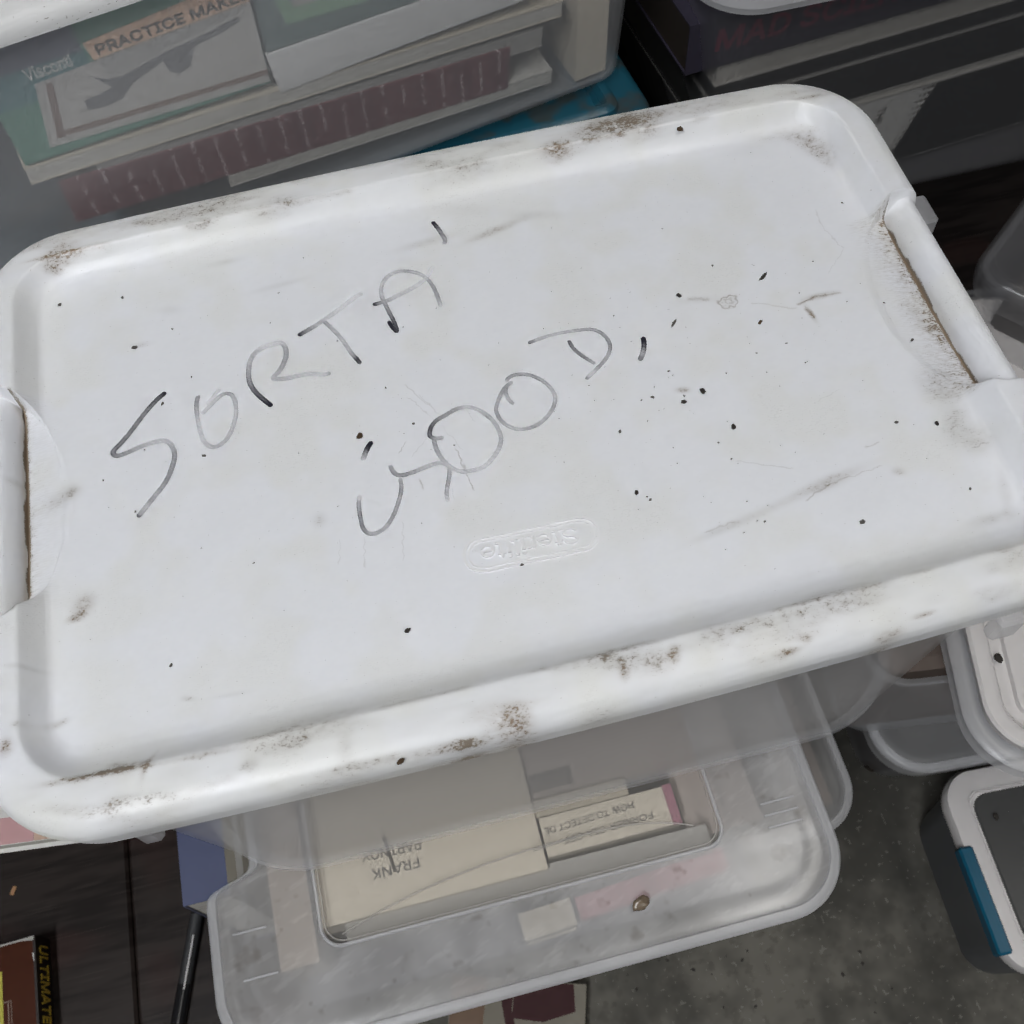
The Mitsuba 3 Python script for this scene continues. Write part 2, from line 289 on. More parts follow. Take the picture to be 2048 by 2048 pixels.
STAINS = [
    (59.3,135.3,5.4,4.0,-2.0,0.8,0.8), (79.0,142.1,11.7,5.4,11.0,0.75,0.5), (105.2,143.1,11.3,7.0,-3.0,0.8,0.6), (90.8,144.8,10.0,4.9,-2.0,0.45,0.4),
    (-181.1,134.5,5.9,5.3,19.0,0.8,0.9), (-187.1,129.8,3.7,2.7,26.0,0.6,0.5), (-78.3,136.9,9.5,4.6,4.0,0.6,0.4), (-141.2,143.2,5.4,2.3,-16.0,0.5,0.3),
    (-114.9,142.2,14.2,5.3,5.0,0.4,0.3), (-9.3,144.0,22.0,4.1,2.0,0.25,0.2), (183.8,113.0,10.4,6.0,-59.0,0.75,0.5), (187.5,100.4,8.7,4.2,-80.0,0.5,0.3),
    (171.1,121.6,14.9,3.5,-9.0,0.4,0.2), (152.1,21.5,7.4,1.7,-1.0,0.75,0.7), (144.4,12.9,4.5,1.3,-82.0,0.8,0.7), (99.7,34.0,9.0,2.3,-10.0,0.4,0.5),
    (180.5,-57.3,6.0,10.2,-41.0,0.6,0.2), (185.3,-68.6,6.0,7.4,-66.0,0.55,0.2), (172.8,-102.9,8.3,2.5,1.0,0.6,0.3), (185.1,-92.2,2.8,11.7,-17.0,0.45,0.25),
    (180.3,-37.4,8.2,7.9,-54.0,0.5,0.15), (108.1,-72.4,28.3,2.3,11.0,0.45,0.4), (69.5,-79.8,12.5,1.9,9.0,0.4,0.3), (119.5,-70.7,9.7,3.6,7.0,0.35,0.6),
    (148.1,-73.1,2.8,2.0,-15.0,0.6,0.6), (19.4,100.9,12.4,2.2,13.0,0.75,0.6), (-13.9,102.9,14.4,2.5,4.0,0.5,0.4), (-84.8,96.0,13.9,1.9,4.0,0.4,0.2),
    (-108.4,117.2,9.4,2.0,0.0,0.45,0.1), (-182.5,-46.8,3.7,4.7,-43.0,0.85,0.75), (-186.2,-51.4,3.0,1.4,8.0,0.8,0.7), (-189.8,6.1,6.9,3.6,8.0,0.5,0.3),
    (-185.3,8.1,3.2,2.6,22.0,0.4,0.3), (-194.2,-93.5,4.2,1.7,14.0,0.7,0.4), (-204.6,-93.9,2.7,2.0,-15.0,0.5,0.2), (-145.8,-95.7,2.7,1.2,-15.0,0.5,0.2),
    (-129.9,-98.4,9.2,1.2,-4.0,0.35,0.0), (-202.8,-71.2,6.6,1.3,-13.0,0.5,0.1), (-208.8,-101.8,3.0,3.3,-14.0,0.9,0.8), (-171.5,-132.1,4.5,2.6,-5.0,0.6,0.5),
    (-176.5,-120.1,10.3,1.5,0.0,0.6,0.5), (-158.0,-121.6,21.0,0.9,-4.0,0.5,0.5), (-159.1,-120.4,1.1,5.4,-22.0,0.5,0.7), (-123.8,-130.6,2.8,2.5,-15.0,0.5,0.3),
    (-107.0,-126.6,5.1,3.1,17.0,0.5,0.3), (-89.6,-132.8,2.5,4.4,-16.0,0.4,0.3), (-171.5,-117.2,3.2,1.6,-14.0,0.5,0.4), (-28.5,-138.1,4.8,4.4,-15.0,0.7,0.85),
    (-54.3,-140.7,10.8,1.5,-1.0,0.65,0.5), (-47.3,-141.0,4.7,1.5,-5.0,0.7,0.5), (-80.5,-139.3,14.5,1.5,-2.0,0.5,0.4), (-157.6,-133.3,10.6,1.8,-4.0,0.5,0.2),
    (-185.6,-130.9,11.2,2.1,-19.0,0.55,0.3), (13.9,-130.2,1.6,2.7,-14.0,0.95,0.8), (33.4,-129.3,1.8,2.8,-27.0,0.8,0.8), (26.8,-130.2,4.0,3.9,-14.0,0.6,0.5),
    (9.1,-125.5,5.4,3.9,-15.0,0.5,0.3), (19.6,-128.3,4.0,4.3,-14.0,0.5,0.3), (74.2,-137.9,3.7,1.1,2.0,0.75,0.8), (81.8,-134.9,1.9,1.2,-16.0,0.7,0.7),
    (112.9,-140.5,5.4,1.7,6.0,0.7,0.7), (127.5,-136.7,3.4,0.8,2.0,0.95,0.7), (71.4,-125.2,26.6,2.7,1.0,0.35,0.2), (157.3,-135.6,7.9,2.2,6.0,0.5,0.2),
    (59.8,-125.2,11.3,2.7,1.0,0.4,0.2), (168.3,-121.4,5.6,1.7,-15.0,0.5,0.5), (-85.6,-33.1,3.3,3.7,-16.0,0.5,0.3), (-48.2,73.1,7.0,8.7,-16.0,0.3,0.1),
    (-136.5,95.2,6.1,3.0,-16.0,0.35,0.0), (-151.6,78.4,4.5,1.8,-3.0,0.5,0.1), (153.9,117.6,14.7,6.9,-17.0,0.3,0.1), (9.0,118.0,14.6,4.5,-16.0,0.35,0.2),
    (43.1,104.7,14.5,3.2,-16.0,0.35,0.1), (76.5,-11.1,3.0,1.6,-15.0,0.8,0.6), (70.7,-127.1,1.8,0.7,-13.0,0.3,0.3), (228.5,85.1,2.2,9.0,18.0,0.3,0.2),
    (193.1,-4.6,2.9,7.5,18.0,0.4,0.2), (209.1,-14.9,8.4,2.8,-16.0,0.3,0.2), (-208.7,18.5,3.0,2.0,-15.0,0.5,0.1),
]

CRUMBS = [
    (-0.0601, -0.0902, 0.0018, 'dark'),
    (0.0910, -0.0351, 0.0018, 'dark'),
    (0.1318, 0.0392, 0.0023, 'dark'),
    (-0.0627, 0.0026, 0.0021, 'b'),
    (0.0845, -0.0141, 0.0021, 'dark'),
    (0.0749, -0.0174, 0.0016, 'dark'),
    (0.0424, -0.0550, 0.0014, 'dark'),
    (0.0913, 0.0388, 0.0018, 'dark'),
    (0.0842, 0.0244, 0.0018, 'g'),
    (0.1211, 0.0145, 0.0016, 'b'),
    (0.1211, 0.1307, 0.0023, 'b'),
    (-0.0716, -0.1415, 0.0018, 'b'),
    (0.1725, -0.0558, 0.0023, 'dark'),
    (-0.0393, 0.0028, 0.0009, 'dark'),
    (-0.1507, -0.0809, 0.0011, 'b'),
    (0.0988, -0.1326, 0.0014, 'b'),
    (0.1249, -0.0911, 0.0016, 'b'),
    (0.1720, -0.0882, 0.0009, 'dark'),
    (0.1570, -0.0508, 0.0011, 'dark'),
    (0.1809, -0.0128, 0.0011, 'dark'),
    (0.2035, 0.0011, 0.0014, 'g'),
    (-0.1540, 0.0773, 0.0016, 'g'),
    (-0.1867, 0.1126, 0.0014, 'g'),
    (-0.0258, -0.1316, 0.0014, 'g'),
    (-0.0107, -0.0743, 0.0011, 'dark'),
    (0.0445, -0.0246, 0.0011, 'dark'),
    (0.0629, -0.0114, 0.0011, 'dark'),
    (0.0468, -0.0594, 0.0009, 'dark'),
    (-0.1577, 0.1087, 0.0011, 'g'),
    (-0.1290, 0.0107, 0.0011, 'g'),
    (-0.1442, 0.0427, 0.0011, 'g'),
]
LCX = -.003
LW, LH, LR, LCY, BOW = 0.2195, 0.1455, 0.043, 0.0070, 0.0045
SCRATCHES = [
    (-39.0, 24.3, -25.9, 1.9, 0.5, 0.45, 0.5), (-39.2, 17.4, -29.2, 1.4, 0.4, 0.4, 0.6), (-33.9, 17.4, -29.9, 9.4, 0.4, 0.4, 0.6), (-28.0, -0.9, -21.8, -15.8, 0.4, 0.3, 0.4),
    (-24.6, -14.1, -21.3, -35.9, 0.6, 0.8, 0.7), (-35.3, -5.5, -43.3, -13.7, 0.5, 0.4, 0.2), (-43.9, -5.1, -48.1, -10.5, 0.6, 0.6, 0.6), (-42.3, -24.5, -41.9, -30.3, 0.8, 0.7, 0.7),
    (-53.1, -42.4, -55.8, -60.3, 0.5, 0.35, 0.0), (-69.4, -45.7, -71.3, -59.5, 0.5, 0.35, 0.0), (-79.2, -43.9, -81.2, -55.2, 0.4, 0.3, 0.0), (-15.7, 4.4, -13.4, -3.0, 0.4, 0.3, 0.3),
    (-30.2, -32.7, -29.8, -38.2, 0.4, 0.3, 0.3), (169.3, 71.4, 169.0, 58.7, 0.5, 0.4, 0.1), (169.0, 58.7, 173.0, 45.0, 0.4, 0.4, 0.1), (173.0, 45.0, 160.5, 32.8, 0.4, 0.3, 0.1),
    (86.1, -51.0, 107.6, -60.8, 0.5, 0.4, 0.1), (106.8, -75.7, 119.2, -71.6, 0.7, 0.5, 0.4), (119.2, -71.6, 143.0, -68.6, 0.5, 0.35, 0.2), (63.0, -79.4, 76.6, -77.6, 0.7, 0.4, 0.3),
    (129.2, -31.9, 140.8, -28.9, 0.5, 0.3, 0.1), (139.5, -58.9, 146.7, -57.9, 0.7, 0.5, 0.3), (140.3, 19.1, 151.4, 21.8, 1.1, 0.85, 0.75), (151.4, 21.8, 162.0, 20.5, 1.2, 0.6, 0.7),
    (143.0, 16.6, 145.5, 10.2, 1.4, 0.9, 0.8), (121.0, 26.4, 139.7, 17.6, 0.8, 0.35, 0.3), (94.2, 36.3, 104.2, 33.5, 1.8, 0.4, 0.6), (181.1, -70.4, 189.1, -69.6, 0.6, 0.4, 0.1),
]
WHITE = (0.80, 0.808, 0.835)


def lid_dirt(p):
    """0..1 dirt and its brownness, from stains with a place of their own, grime in the handle gaps and scattered specks."""
    x, y = p.x * 1000, p.y * 1000
    amp, brown = mi.Float(0), mi.Float(0)
    for cx, cy, rx, ry, ang, st, br in STAINS:
        c, s = math.cos(math.radians(ang)), math.sin(math.radians(ang))
        dx, dy = x - cx, y - cy
        u, v = (dx * c + dy * s) / (rx * 1.25), (dy * c - dx * s) / (ry * 1.25)
        g = dr.exp(-(u * u + v * v)) * st
        amp += g
        brown += g * br
    brown = brown / dr.maximum(amp, 1e-3)
    line, lbr = mi.Float(0), mi.Float(0)
    wob = (noise(x * .5, y * .5, 8.0) - .5) * 1.2
    for x0, y0, x1, y1, wd, st, br in SCRATCHES:
        ll = math.hypot(x1 - x0, y1 - y0); ux, uy = (x1 - x0) / ll, (y1 - y0) / ll
        a = (x - x0) * ux + (y - y0) * uy
        o = (y - y0) * ux - (x - x0) * uy + wob
        h = smoothstep(-.5, 1.0, a) * smoothstep(ll + .5, ll - 1.0, a) * dr.exp(-dr.square(o / (wd * .55))) * st
        line = dr.maximum(line, h); lbr += h * br
    er = dr.sqrt(dr.square((x - 111.6) / 1.25) + dr.square(y - 29.6)) + (noise(x * .6, y * .6, 3.0) - .5) * 1.6
    ring = dr.exp(-dr.square((er - 3.2) / .5)) * .8 + dr.exp(-dr.square((er - 1.6) / .45)) * .5 + dr.exp(-dr.square(er / 4.0)) * .25
    line = dr.maximum(line, ring); lbr += ring * .5
    amp += line * .25
    brown = mix_f(brown, dr.minimum(lbr, 1), dr.minimum(line, 1))
    # grime packed against the two handle bars
    n1 = fbm(x * .12, y * .12, 3.0, 3)
    for sgn in (1, -1):
        d = LW * 1000 - sgn * (x - LCX * 1000) - 15.9 + (.8 * n1 - .4)
        inside = smoothstep(56, 50, dr.abs(y - 7)) * smoothstep(-.55, .1, d)
        streak = noise(y * 2.6, x * .6, 6.0)
        gap = dr.exp(-dr.square((d - .1) / (1.1 if sgn > 0 else 1.5))) * 2.1 + dr.exp(-dr.maximum(d, 0) / (4.2 if sgn > 0 else 2.6)) * (.55 + .55 * streak) * (1.25 if sgn > 0 else 1.15) + smoothstep(34, 6, d) * (.25 + .30 * streak) * (1.15 if sgn > 0 else .6)
        amp += gap * inside
        brown = mix_f(brown, .75, inside * dr.minimum(gap, 1))
    # worn grime along the rim top and the foot of the skirt
    rim = smoothstep(119, 127, dr.abs(y - 7))
    amp += rim * (.14 + .46 * smoothstep(.35, .72, fbm(x * .03 + 3, y * .09, 1.0, 3)))
    crease = dr.exp(-dr.square((dr.abs(y - 7) - 125.6 - 3.2 * (1 - dr.square(x / 215))) / 1.3)) * smoothstep(.35, .7, noise(x * .06, 4.0, 2.0)) * smoothstep(205, 190, dr.abs(x))
    amp += crease * .42
    brown = dr.maximum(brown, rim * .35) + smoothstep(-.016, -.0245, p.z) * .40
    brown = dr.maximum(brown, smoothstep(-.014, -.02, p.z) * .5)
    fine = fbm(x * 1.15, y * 1.9, p.z * 900, 3)
    mid = fbm(x * .35 + 40, y * .5, p.z * 500, 3)
    big = fbm(x * .045 + 9, y * .045 + 4, 0, 3)
    f = fine * .68 + mid * .32
    d = smoothstep(.78, 1.18, f + amp * .38) * .74 + smoothstep(.05, 1.1, amp) * (.17 + .55 * mid) + line * .55 * (.4 + .8 * fine) + smoothstep(.55, .85, big) * smoothstep(.5, .75, f) * .10
    # specks: a random dot in a cell of 3.4 mm, most of them tiny
    gx, gy = x / 3.4, y / 3.4
    ix, iy = dr.floor(gx), dr.floor(gy)
    rx, ry, rs, rk = cell_rand(ix, iy, 1), cell_rand(ix, iy, 2), cell_rand(ix, iy, 3), cell_rand(ix, iy, 4)
    dist = dr.sqrt(dr.square(gx - ix - .2 - .6 * rx) + dr.square((gy - iy - .2 - .6 * ry) * (.8 + rk)))
    rad = .028 + .07 * rs * rs * rs
    d += smoothstep(rad, rad * .5, dist) * (.15 + .5 * rk) * (cell_rand(ix, iy, 5) < (.16 + .5 * smoothstep(.52, .68, big)))
    return dr.clip(d, 0, 1), dr.clip(brown, 0, 1), big, mid


def mix_f(a, b, t):
    return a * (1 - t) + b * t


def lid_color(p, n, uv):
    d, br, big, mid = lid_dirt(p)
    base = mi.Color3f(*WHITE) * (0.955 + .04 * mid + .03 * big)
    base = mix(base, base * mi.Color3f(.945, .935, .875), smoothstep(.35, .75, big) * .6 + smoothstep(117, 125, dr.abs(p.y * 1000 - 7)) * .4)
    dirt = mix(mi.Color3f(.23, .22, .20), mi.Color3f(.22, .155, .095), br)
    return mix(base, dirt, d)


def lid_rough(p, n, uv):
    return .27 + .20 * fbm(p.x * 130, p.y * 130, p.z * 130, 2)


bs('white_lid', type='twosided', bsdf={'type': 'principled', 'base_color': mikit.proc(lid_color), 'roughness': mikit.proc(lid_rough), 'specular': .5})
bs('ink', type='twosided', bsdf={'type': 'principled', 'base_color': {'type': 'mesh_attribute', 'name': 'vertex_color'}, 'roughness': .35, 'specular': .5})
bs('emboss', type='twosided', bsdf={'type': 'principled', 'base_color': rgb(.79, .79, .795), 'roughness': .35, 'specular': .5})


# ------------------------------------------------------------------ the white lid
# profile: inset on the short sides, inset on the long sides, height; from the skirt's foot over the rim into the panel
PROF = np.array([(.0020, .0020, -.0250), (.0008, .0008, -.0170), (.0000, .0000, -.0105), (.0006, .0006, -.0072), (.0022, .0025, -.0042), (.0048, .0058, -.0020),
                 (.0085, .0110, -.0006), (.0135, .0160, -.0001), (.0173, .0190, .0000), (.0185, .0201, -.0004), (.0194, .0211, -.0014), (.0222, .0248, -.0056), (.0242, .0280, -.0082),
                 (.0258, .0315, -.0098), (.0278, .0360, -.0107), (.0320, .0430, -.0110), (.0400, .0480, -.0110), (.0550, .0620, -.0110)])
_s = np.r_[0, np.cumsum(np.linalg.norm(np.diff(PROF, axis=0), axis=1))]
_f = PchipInterpolator(_s, PROF)
_q = np.unique(np.r_[np.linspace(0, _s[15], 120), np.linspace(_s[15], _s[-1], 14)])
ROWS = _f(_q)
ROWS[:, 2] = np.where(ROWS[:, 2] > 0, 0, ROWS[:, 2])


def pocket(x, y, z, under=False):
    """Cuts the two handle pockets: a round bar along the edge and a shallow curved scoop beside it."""
    for sgn, depth in ((1, .0335), (-1, .0262)):
        m0 = (x * sgn > .15) & (np.abs(y) < .07)
        d = LW - sgn * x
        e = np.where(d > .008, np.sqrt(((d - .008) / depth) ** 2 + (y / .0555) ** 2), np.abs(y) / .0555)
        m = np.clip(((1 - e) * .040 + .0005) / .0011, 0, 1)
        m = m * m * (3 - 2 * m)
        bar = -.0190 + np.sqrt(np.maximum(.0079 ** 2 - (d - .0079) ** 2, 0)) * 1.74
        dmax = .008 + depth * np.sqrt(np.maximum(1 - (y / .0555) ** 2, 0))
        tt = np.clip((d - .0158) / np.maximum(dmax - .0158, 1e-4), 0, 1)
        scoop = -.0190 + np.clip(tt / .16, 0, 1) ** .55 * .0045 + np.clip((tt - .16) / .84, 0, 1) * .0025
        zp = np.where(d < .0158, bar, scoop)
        zp = np.where(d < .0015, np.maximum(zp, -.0150), zp)
        if under:
            m, zp = (e < 1.04) * 1.0, zp - .0022
        z = np.where(m0, z * (1 - m) + np.minimum(z, zp) * m, z)
    return z


def lid_ring(tx, ty, z, cut=True):
    p = rrect(LW - tx, LH - ty, max(LR - (tx + ty) / 2, .006), nc=44, nx=240, ny=470)
    zz = np.full(len(p), z)
    zz = pocket(p[:, 0], p[:, 1], zz, not cut)
    y = p[:, 1] * (1 + BOW / LH * (1 - (p[:, 0] / LW) ** 2)) + LCY
    return np.c_[p[:, 0] + LCX, y, zz]


rings = [lid_ring(.19, .12, -.0160, False), lid_ring(.055, .06, -.0160, False)] + [lid_ring(.048 - .0445 * k, .050 - .0465 * k, -.0160, False) for k in np.linspace(0, 1, 40)] + [lid_ring(.0035, .0035, -.0250, False)]
rings += [lid_ring(*r) for r in ROWS]
rings += [lid_ring(.055 + .03 * k, .062 + .014 * k, -.0110) for k in range(1, 5)]
storage_box = thing('storage_box', 'box with dirty white handwritten lid and white handle bars, largest, in the middle', 'storage box')
put(storage_box + '__lid', sweep(rings), 'white_lid', smooth=True, label='dirty white lid with marker writing and two recessed handle bars')

# marker writing: ribbons of worn ink lying on the panel
for words, word in ((INK[:9], 'SORTA'), (INK[9:], 'GOOD')):
    iv, iff, ic = [], [], []
    at = 0
    for width, pts in words:
        P = np.array(pts, float)
        xy, den = P[:, :2] / 1000, P[:, 2] / 100
        s = np.r_[0, np.cumsum(np.linalg.norm(np.diff(xy, axis=0), axis=1))]
        q = np.linspace(0, s[-1], max(8, int(s[-1] / .00035)))
        cx = PchipInterpolator(s, xy)(q) if len(s) < 3 else CubicSpline(s, xy)(q)
        cx = cx * .75 + PchipInterpolator(s, xy)(q) * .25
        dq = PchipInterpolator(s, den)(q)
        tan = np.gradient(cx, axis=0); tan /= np.linalg.norm(tan, axis=1, keepdims=True) + 1e-12
        nor = np.c_[-tan[:, 1], tan[:, 0]]
        K = 13
        a = np.linspace(-1, 1, K)
        end = np.minimum(q, s[-1] - q) / (width * .0005)
        cap = np.sqrt(np.clip(1 - (1 - np.clip(end, 0, 1)) ** 2, .02, 1))
        hw = width * .00046 * cap * (1 + .10 * (meshkit.noise(np.c_[q * 900, q * 0, q * 0 + width], 3) - .5))
        g = cx[:, None, :] + nor[:, None, :] * (a[None, :, None] * hw[:, None, None])
        st = meshkit.fbm(np.stack([np.broadcast_to(q[:, None] * 260, g.shape[:2]), np.broadcast_to(a[None] * 4.5, g.shape[:2]), np.full(g.shape[:2], at * .01)], -1), 3, 5)
        gr = meshkit.noise(np.stack([g[..., 0] * 5200, g[..., 1] * 5200, np.zeros(g.shape[:2])], -1), 9)
        hat = meshkit.noise(np.stack([(g[..., 0] + g[..., 1]) * 2600, (g[..., 0] - g[..., 1]) * 300, np.zeros(g.shape[:2])], -1), 4)
        edge = .72 + .5 * np.abs(a)[None] ** 3
        D = dq[:, None] ** .85 * edge * (1.75 - 1.35 * (1.1 - dq[:, None]) * (st * .7 + gr * .5 + hat * .8)) * 1.05
        D *= np.clip(1.35 - np.abs(a)[None] ** 10, 0, 1)
        D = np.clip(D, 0, 1)
        col = np.array(WHITE) * .97 * (1 - D[..., None]) + np.array([.022, .022, .032]) * D[..., None]
        n = len(q)
        iv.append(np.c_[g.reshape(-1, 2), np.full(n * K, -.01088)]); ic.append(col.reshape(-1, 3))
        i, j = np.meshgrid(np.arange(n - 1), np.arange(K - 1), indexing='ij')
        b0 = (at + i * K + j).ravel()
        iff.append(np.stack([b0, b0 + 1, b0 + K + 1, b0 + K], 1)); at += n * K
    put(storage_box + '__lid__marker_writing', (np.vstack(iv), np.vstack(iff)), 'ink', smooth=False, color=np.vstack(ic), label='worn black handwritten word ' + word)


# embossed maker's mark, upside down as seen from the front
def stadium(l, h, w, z):
    from shapely.geometry import LineString
    c = LineString([(-l / 2 + h / 2, 0), (l / 2 - h / 2, 0)])
    return trimesh.creation.extrude_polygon(c.buffer(h / 2, 24).difference(c.buffer(h / 2 - w, 24)), z)


LOGO = rotz(180 - 1.5, (-.0047, -.0664, -.0110))
logo = [moved(stadium(.0560, .0160, .0011, .00060), LOGO), moved(stadium(.0520, .0122, .0006, .00045), LOGO)]
wm = meshkit.text_mesh('Sterilite', .0074, .0010)
wm.apply_scale((.0395 / wm.extents[0], 1, 1)); wm.apply_translation((-.0195, -.0036, 0))
ser = [wm]
for x in (-.0128, -.0052, -.0004, .0026, .0058, .0090):     # little feet of the serif letters
    ser.append(box(x - .0012, x + .0012, -.0037, -.0033, 0, .0007))
tm = meshkit.text_mesh('TM', .0011, .0003); tm.apply_translation((.0212, -.0030, 0))
logo += [moved(q, LOGO) for q in ser + [tm]]
put(storage_box + '__lid__embossed_mark', trimesh.util.concatenate(logo), 'emboss', smooth=False)

# translucent tub under the lid, and the catches that hold the lid
MB = rotz(0, (LCX, LCY, 0))
put(storage_box + '__body', moved(body_mesh(.1985, .1405, .046, -.0235, -.178, .0140, r0=.058, foot=.012, lip=.001, tb=.0005, nc=16, nx=16, ny=12), MB), 'main_body', smooth=40)
for zb, hb, da, db in ((-.1690, .0060, .1838, .1392),):
    rs = [ring(da + dd, db + dd, .0575 if zb < -.12 else .052, zb + hz, nc=16) for dd, hz in ((-.0030, 0), (.0016, 0), (.0018, hb), (-.0026, hb))]
    put(storage_box + '__body__moulded_line', moved(sweep(rs + [rs[0]], False, False), MB), 'body_band', smooth=40)
for x0, x1, y0, y1, z0, z1 in ((.2165, .2290, .0560, .0740, -.030, -.019), (-.1745, -.1660, -.1385, -.1330, -.038, -.024), (.1640, .1760, -.1425, -.1360, -.040, -.024)):
    put(storage_box + '__latch', rbox(x0, x1, y0, y1, z0, z1, .0016), 'clear_rim')

# crumbs of dirt lying on the lid: the large ones one by one, the dust as stuff
paint('crumb_dark', (.045, .038, .031), .9, .2)
paint('crumb_brown', (.10, .06, .028), .9, .2)
paint('crumb_grey', (.13, .12, .11), .9, .2)


def lump(r, seed, flat=.6):
    m = trimesh.creation.icosphere(2, 1.0)
    n = meshkit.fbm(m.vertices * 1.6 + seed * 7.3, 3, seed)
    m.vertices *= (.30 + 1.4 * n)[:, None]
    m.vertices *= np.array([1.15, .8, flat]) * r
    return moved(m, rotz(seed * 67 % 360))


CR_LABEL = {0: 'dark crumb alone on the lower left of the white lid', 1: 'dark crumb right of the embossed mark on the white lid', 2: 'dark elongated crumb above the dirt ring on the white lid',
            3: 'brown knobbly crumb left of the mark before GOOD', 4: 'upper dark crumb of the cluster right of the word GOOD', 5: 'lower left dark crumb of the cluster right of the word GOOD',
            6: 'small dark crumb between the D and the embossed mark', 7: 'dark crumb at the left end of the dirt ring', 8: 'thin grey sliver below the dirt ring, left', 9: 'thin brown sliver below the dirt ring, right',
            10: 'crumb on the back rim of the white lid', 11: 'brown crumb stuck near the front edge of the white lid', 12: 'dark crumb below the right handle of the white lid'}
dust = []
for i, (x, y, r, k) in enumerate(CRUMBS):
    z = -.0110 if abs(y - .007) < .118 else -.0015
    if y < -.12: z = -.0042
    if i in (2, 8, 9):
        m = moved(lump(1, i + 3, .5), np.diag([r * 1.1, r * .36, r * .4, 1])); m = moved(m, rotz(42))
    else:
        m = lump(r * (.40 if i == 12 else .62), i + 3)
    m.apply_translation((x, y, z - m.bounds[0][2] - r * .12))
    mat = {'dark': 'crumb_dark', 'b': 'crumb_brown', 'g': 'crumb_grey'}[k]
    if i in CR_LABEL:
        put('dirt_crumb', m, mat, smooth=True, label=CR_LABEL[i], cat='crumb')
    else:
        dust.append(m)
for i in range(120):
    x, y = rng.uniform(-.185, .185), rng.uniform(-.105, .118)
    if rng.random() < .45: x, y = rng.normal(.085, .05), rng.normal(-.005, .045)
    if abs(x) > .185 or not -.105 < y < .118: continue
    r = .00018 + .00032 * rng.random() ** 3
    m = lump(r, i + 50, .5) if r > .0004 else moved(trimesh.creation.icosphere(1, r), np.diag([1.4, .8, .5, 1]))
    m.apply_translation((x, y, -.0110 - m.bounds[0][2] - r * .1))
    dust.append(m)
put('dirt_dust', trimesh.util.concatenate(dust), 'crumb_grey', smooth=False, label='fine dark specks of dust scattered over the white lid', cat='dust', kind='stuff')
# ------------------------------------------------------------------ materials of the things around
for key, c, r in (('paper', (.62, .60, .55), .8), ('paper_white', (.84, .83, .81), .7), ('paper_cream', (.72, .64, .50), .8), ('paper_grey', (.54, .52, .48), .8), ('paper_old', (.30, .275, .22), .85),
                  ('green_cover', (.05, .21, .14), .4), ('teal_cover', (.03, .16, .17), .4), ('navy_cover', (.05, .06, .11), .4), ('slate_cover', (.085, .135, .13), .45), ('light_green', (.20, .36, .22), .5), ('label_orange', (.82, .52, .34), .5),
                  ('print_dark', (.06, .05, .04), .6), ('print_white', (.70, .70, .66), .6), ('frame_brown', (.22, .14, .11), .6), ('photo_grey', (.36, .35, .33), .5), ('photo_dark', (.13, .13, .135), .5), ('photo_light', (.46, .44, .41), .5),
                  ('purple_cover', (.045, .04, .06), .4), ('print_magenta', (.20, .045, .075), .5), ('dark_cover', (.025, .025, .024), .5), ('white_cover', (.68, .67, .64), .5),
                  ('cream_cover', (.70, .63, .51), .5), ('print_grey', (.13, .12, .11), .6), ('mauve_cover', (.38, .14, .20), .5), ('pink_cover', (.42, .13, .16), .5), ('peach_cover', (.62, .44, .33), .5), ('rose_cover', (.58, .34, .34), .5),
                  ('blue_cover', (.085, .10, .185), .5), ('beige_cover', (.62, .50, .39), .6), ('grey_cover', (.16, .16, .18), .5), ('brown_cover', (.24, .18, .145), .5), ('taupe_cover', (.44, .375, .335), .5),
                  ('maroon_cover', (.062, .020, .011), .35), ('black_cover', (.020, .012, .009), .6), ('print_gold', (.80, .55, .07), .5), ('print_yellow', (.50, .46, .06), .6),
                  ('red_cover', (.045, .004, .006), .75), ('orange_cover', (.12, .06, .025), .5), ('blue_plastic', (.022, .17, .30), .35), ('blue_latch', (.006, .085, .145), .4), ('grey_plastic', (.28, .29, .30), .45), ('white_plastic', (.60, .575, .56), .4),
                  ('pen_black', (.012, .012, .013), .3), ('pen_grey', (.045, .046, .048), .6), ('wood_chip', (.55, .30, .15), .8), ('brown_goods', (.19, .145, .12), .7), ('dark_goods', (.05, .04, .033), .7), ('orange_goods', (.075, .058, .045), .6), ('black_plastic', (.008, .008, .009), .5), ('bin_panel', (.07, .07, .068), .4), ('dark_grey_plastic', (.10, .105, .11), .45)):
    paint(key, c, r, .4)


def wood(p, n, uv):
    x, y = p.x, p.y
    g = fbm(x * 18, y * 150, 3.0, 4)
    h = noise(x * 30, y * 900, 1.0)
    col = mix((.010, .0065, .0053), (.024, .0175, .0148), smoothstep(.3, .7, g))
    col = mix(col, (.036, .028, .024), smoothstep(.75, .95, h) * .5)
    return mix(col, (.045, .016, .013), smoothstep(.62, .75, fbm(x * 14 + 5, y * 22, 9.0, 2)) * .35)


bs('dark_wood', type='twosided', bsdf={'type': 'principled', 'base_color': mikit.proc(wood), 'roughness': .42, 'specular': .35})


def pages(p, n, uv):                       # thin sheet lines, level with the stack
    s = noise(p.z * 3400, p.x * 6, p.y * 6) * .6 + noise(p.z * 1500, p.x * 3, 4.0) * .4
    return mix((.36, .34, .30), (.64, .62, .57), s)


bs('page_edges', type='twosided', bsdf={'type': 'diffuse', 'reflectance': mikit.proc(pages)})


def dirty_clear(p, n, uv):
    return mix(mi.Color3f(.44, .432, .425) + mi.Color3f(.07) * smoothstep(.55, .85, fbm(p.x * 90 + p.y * 35, p.y * 300 - p.x * 110, 2.0, 3)) + mi.Color3f(.16) * smoothstep(.40, .75, fbm(p.x * 28, p.y * 28, 4.0, 4)), (.22, .19, .16), smoothstep(.60, .82, fbm(p.x * 110, p.y * 110, p.z * 90, 3)) * .6)


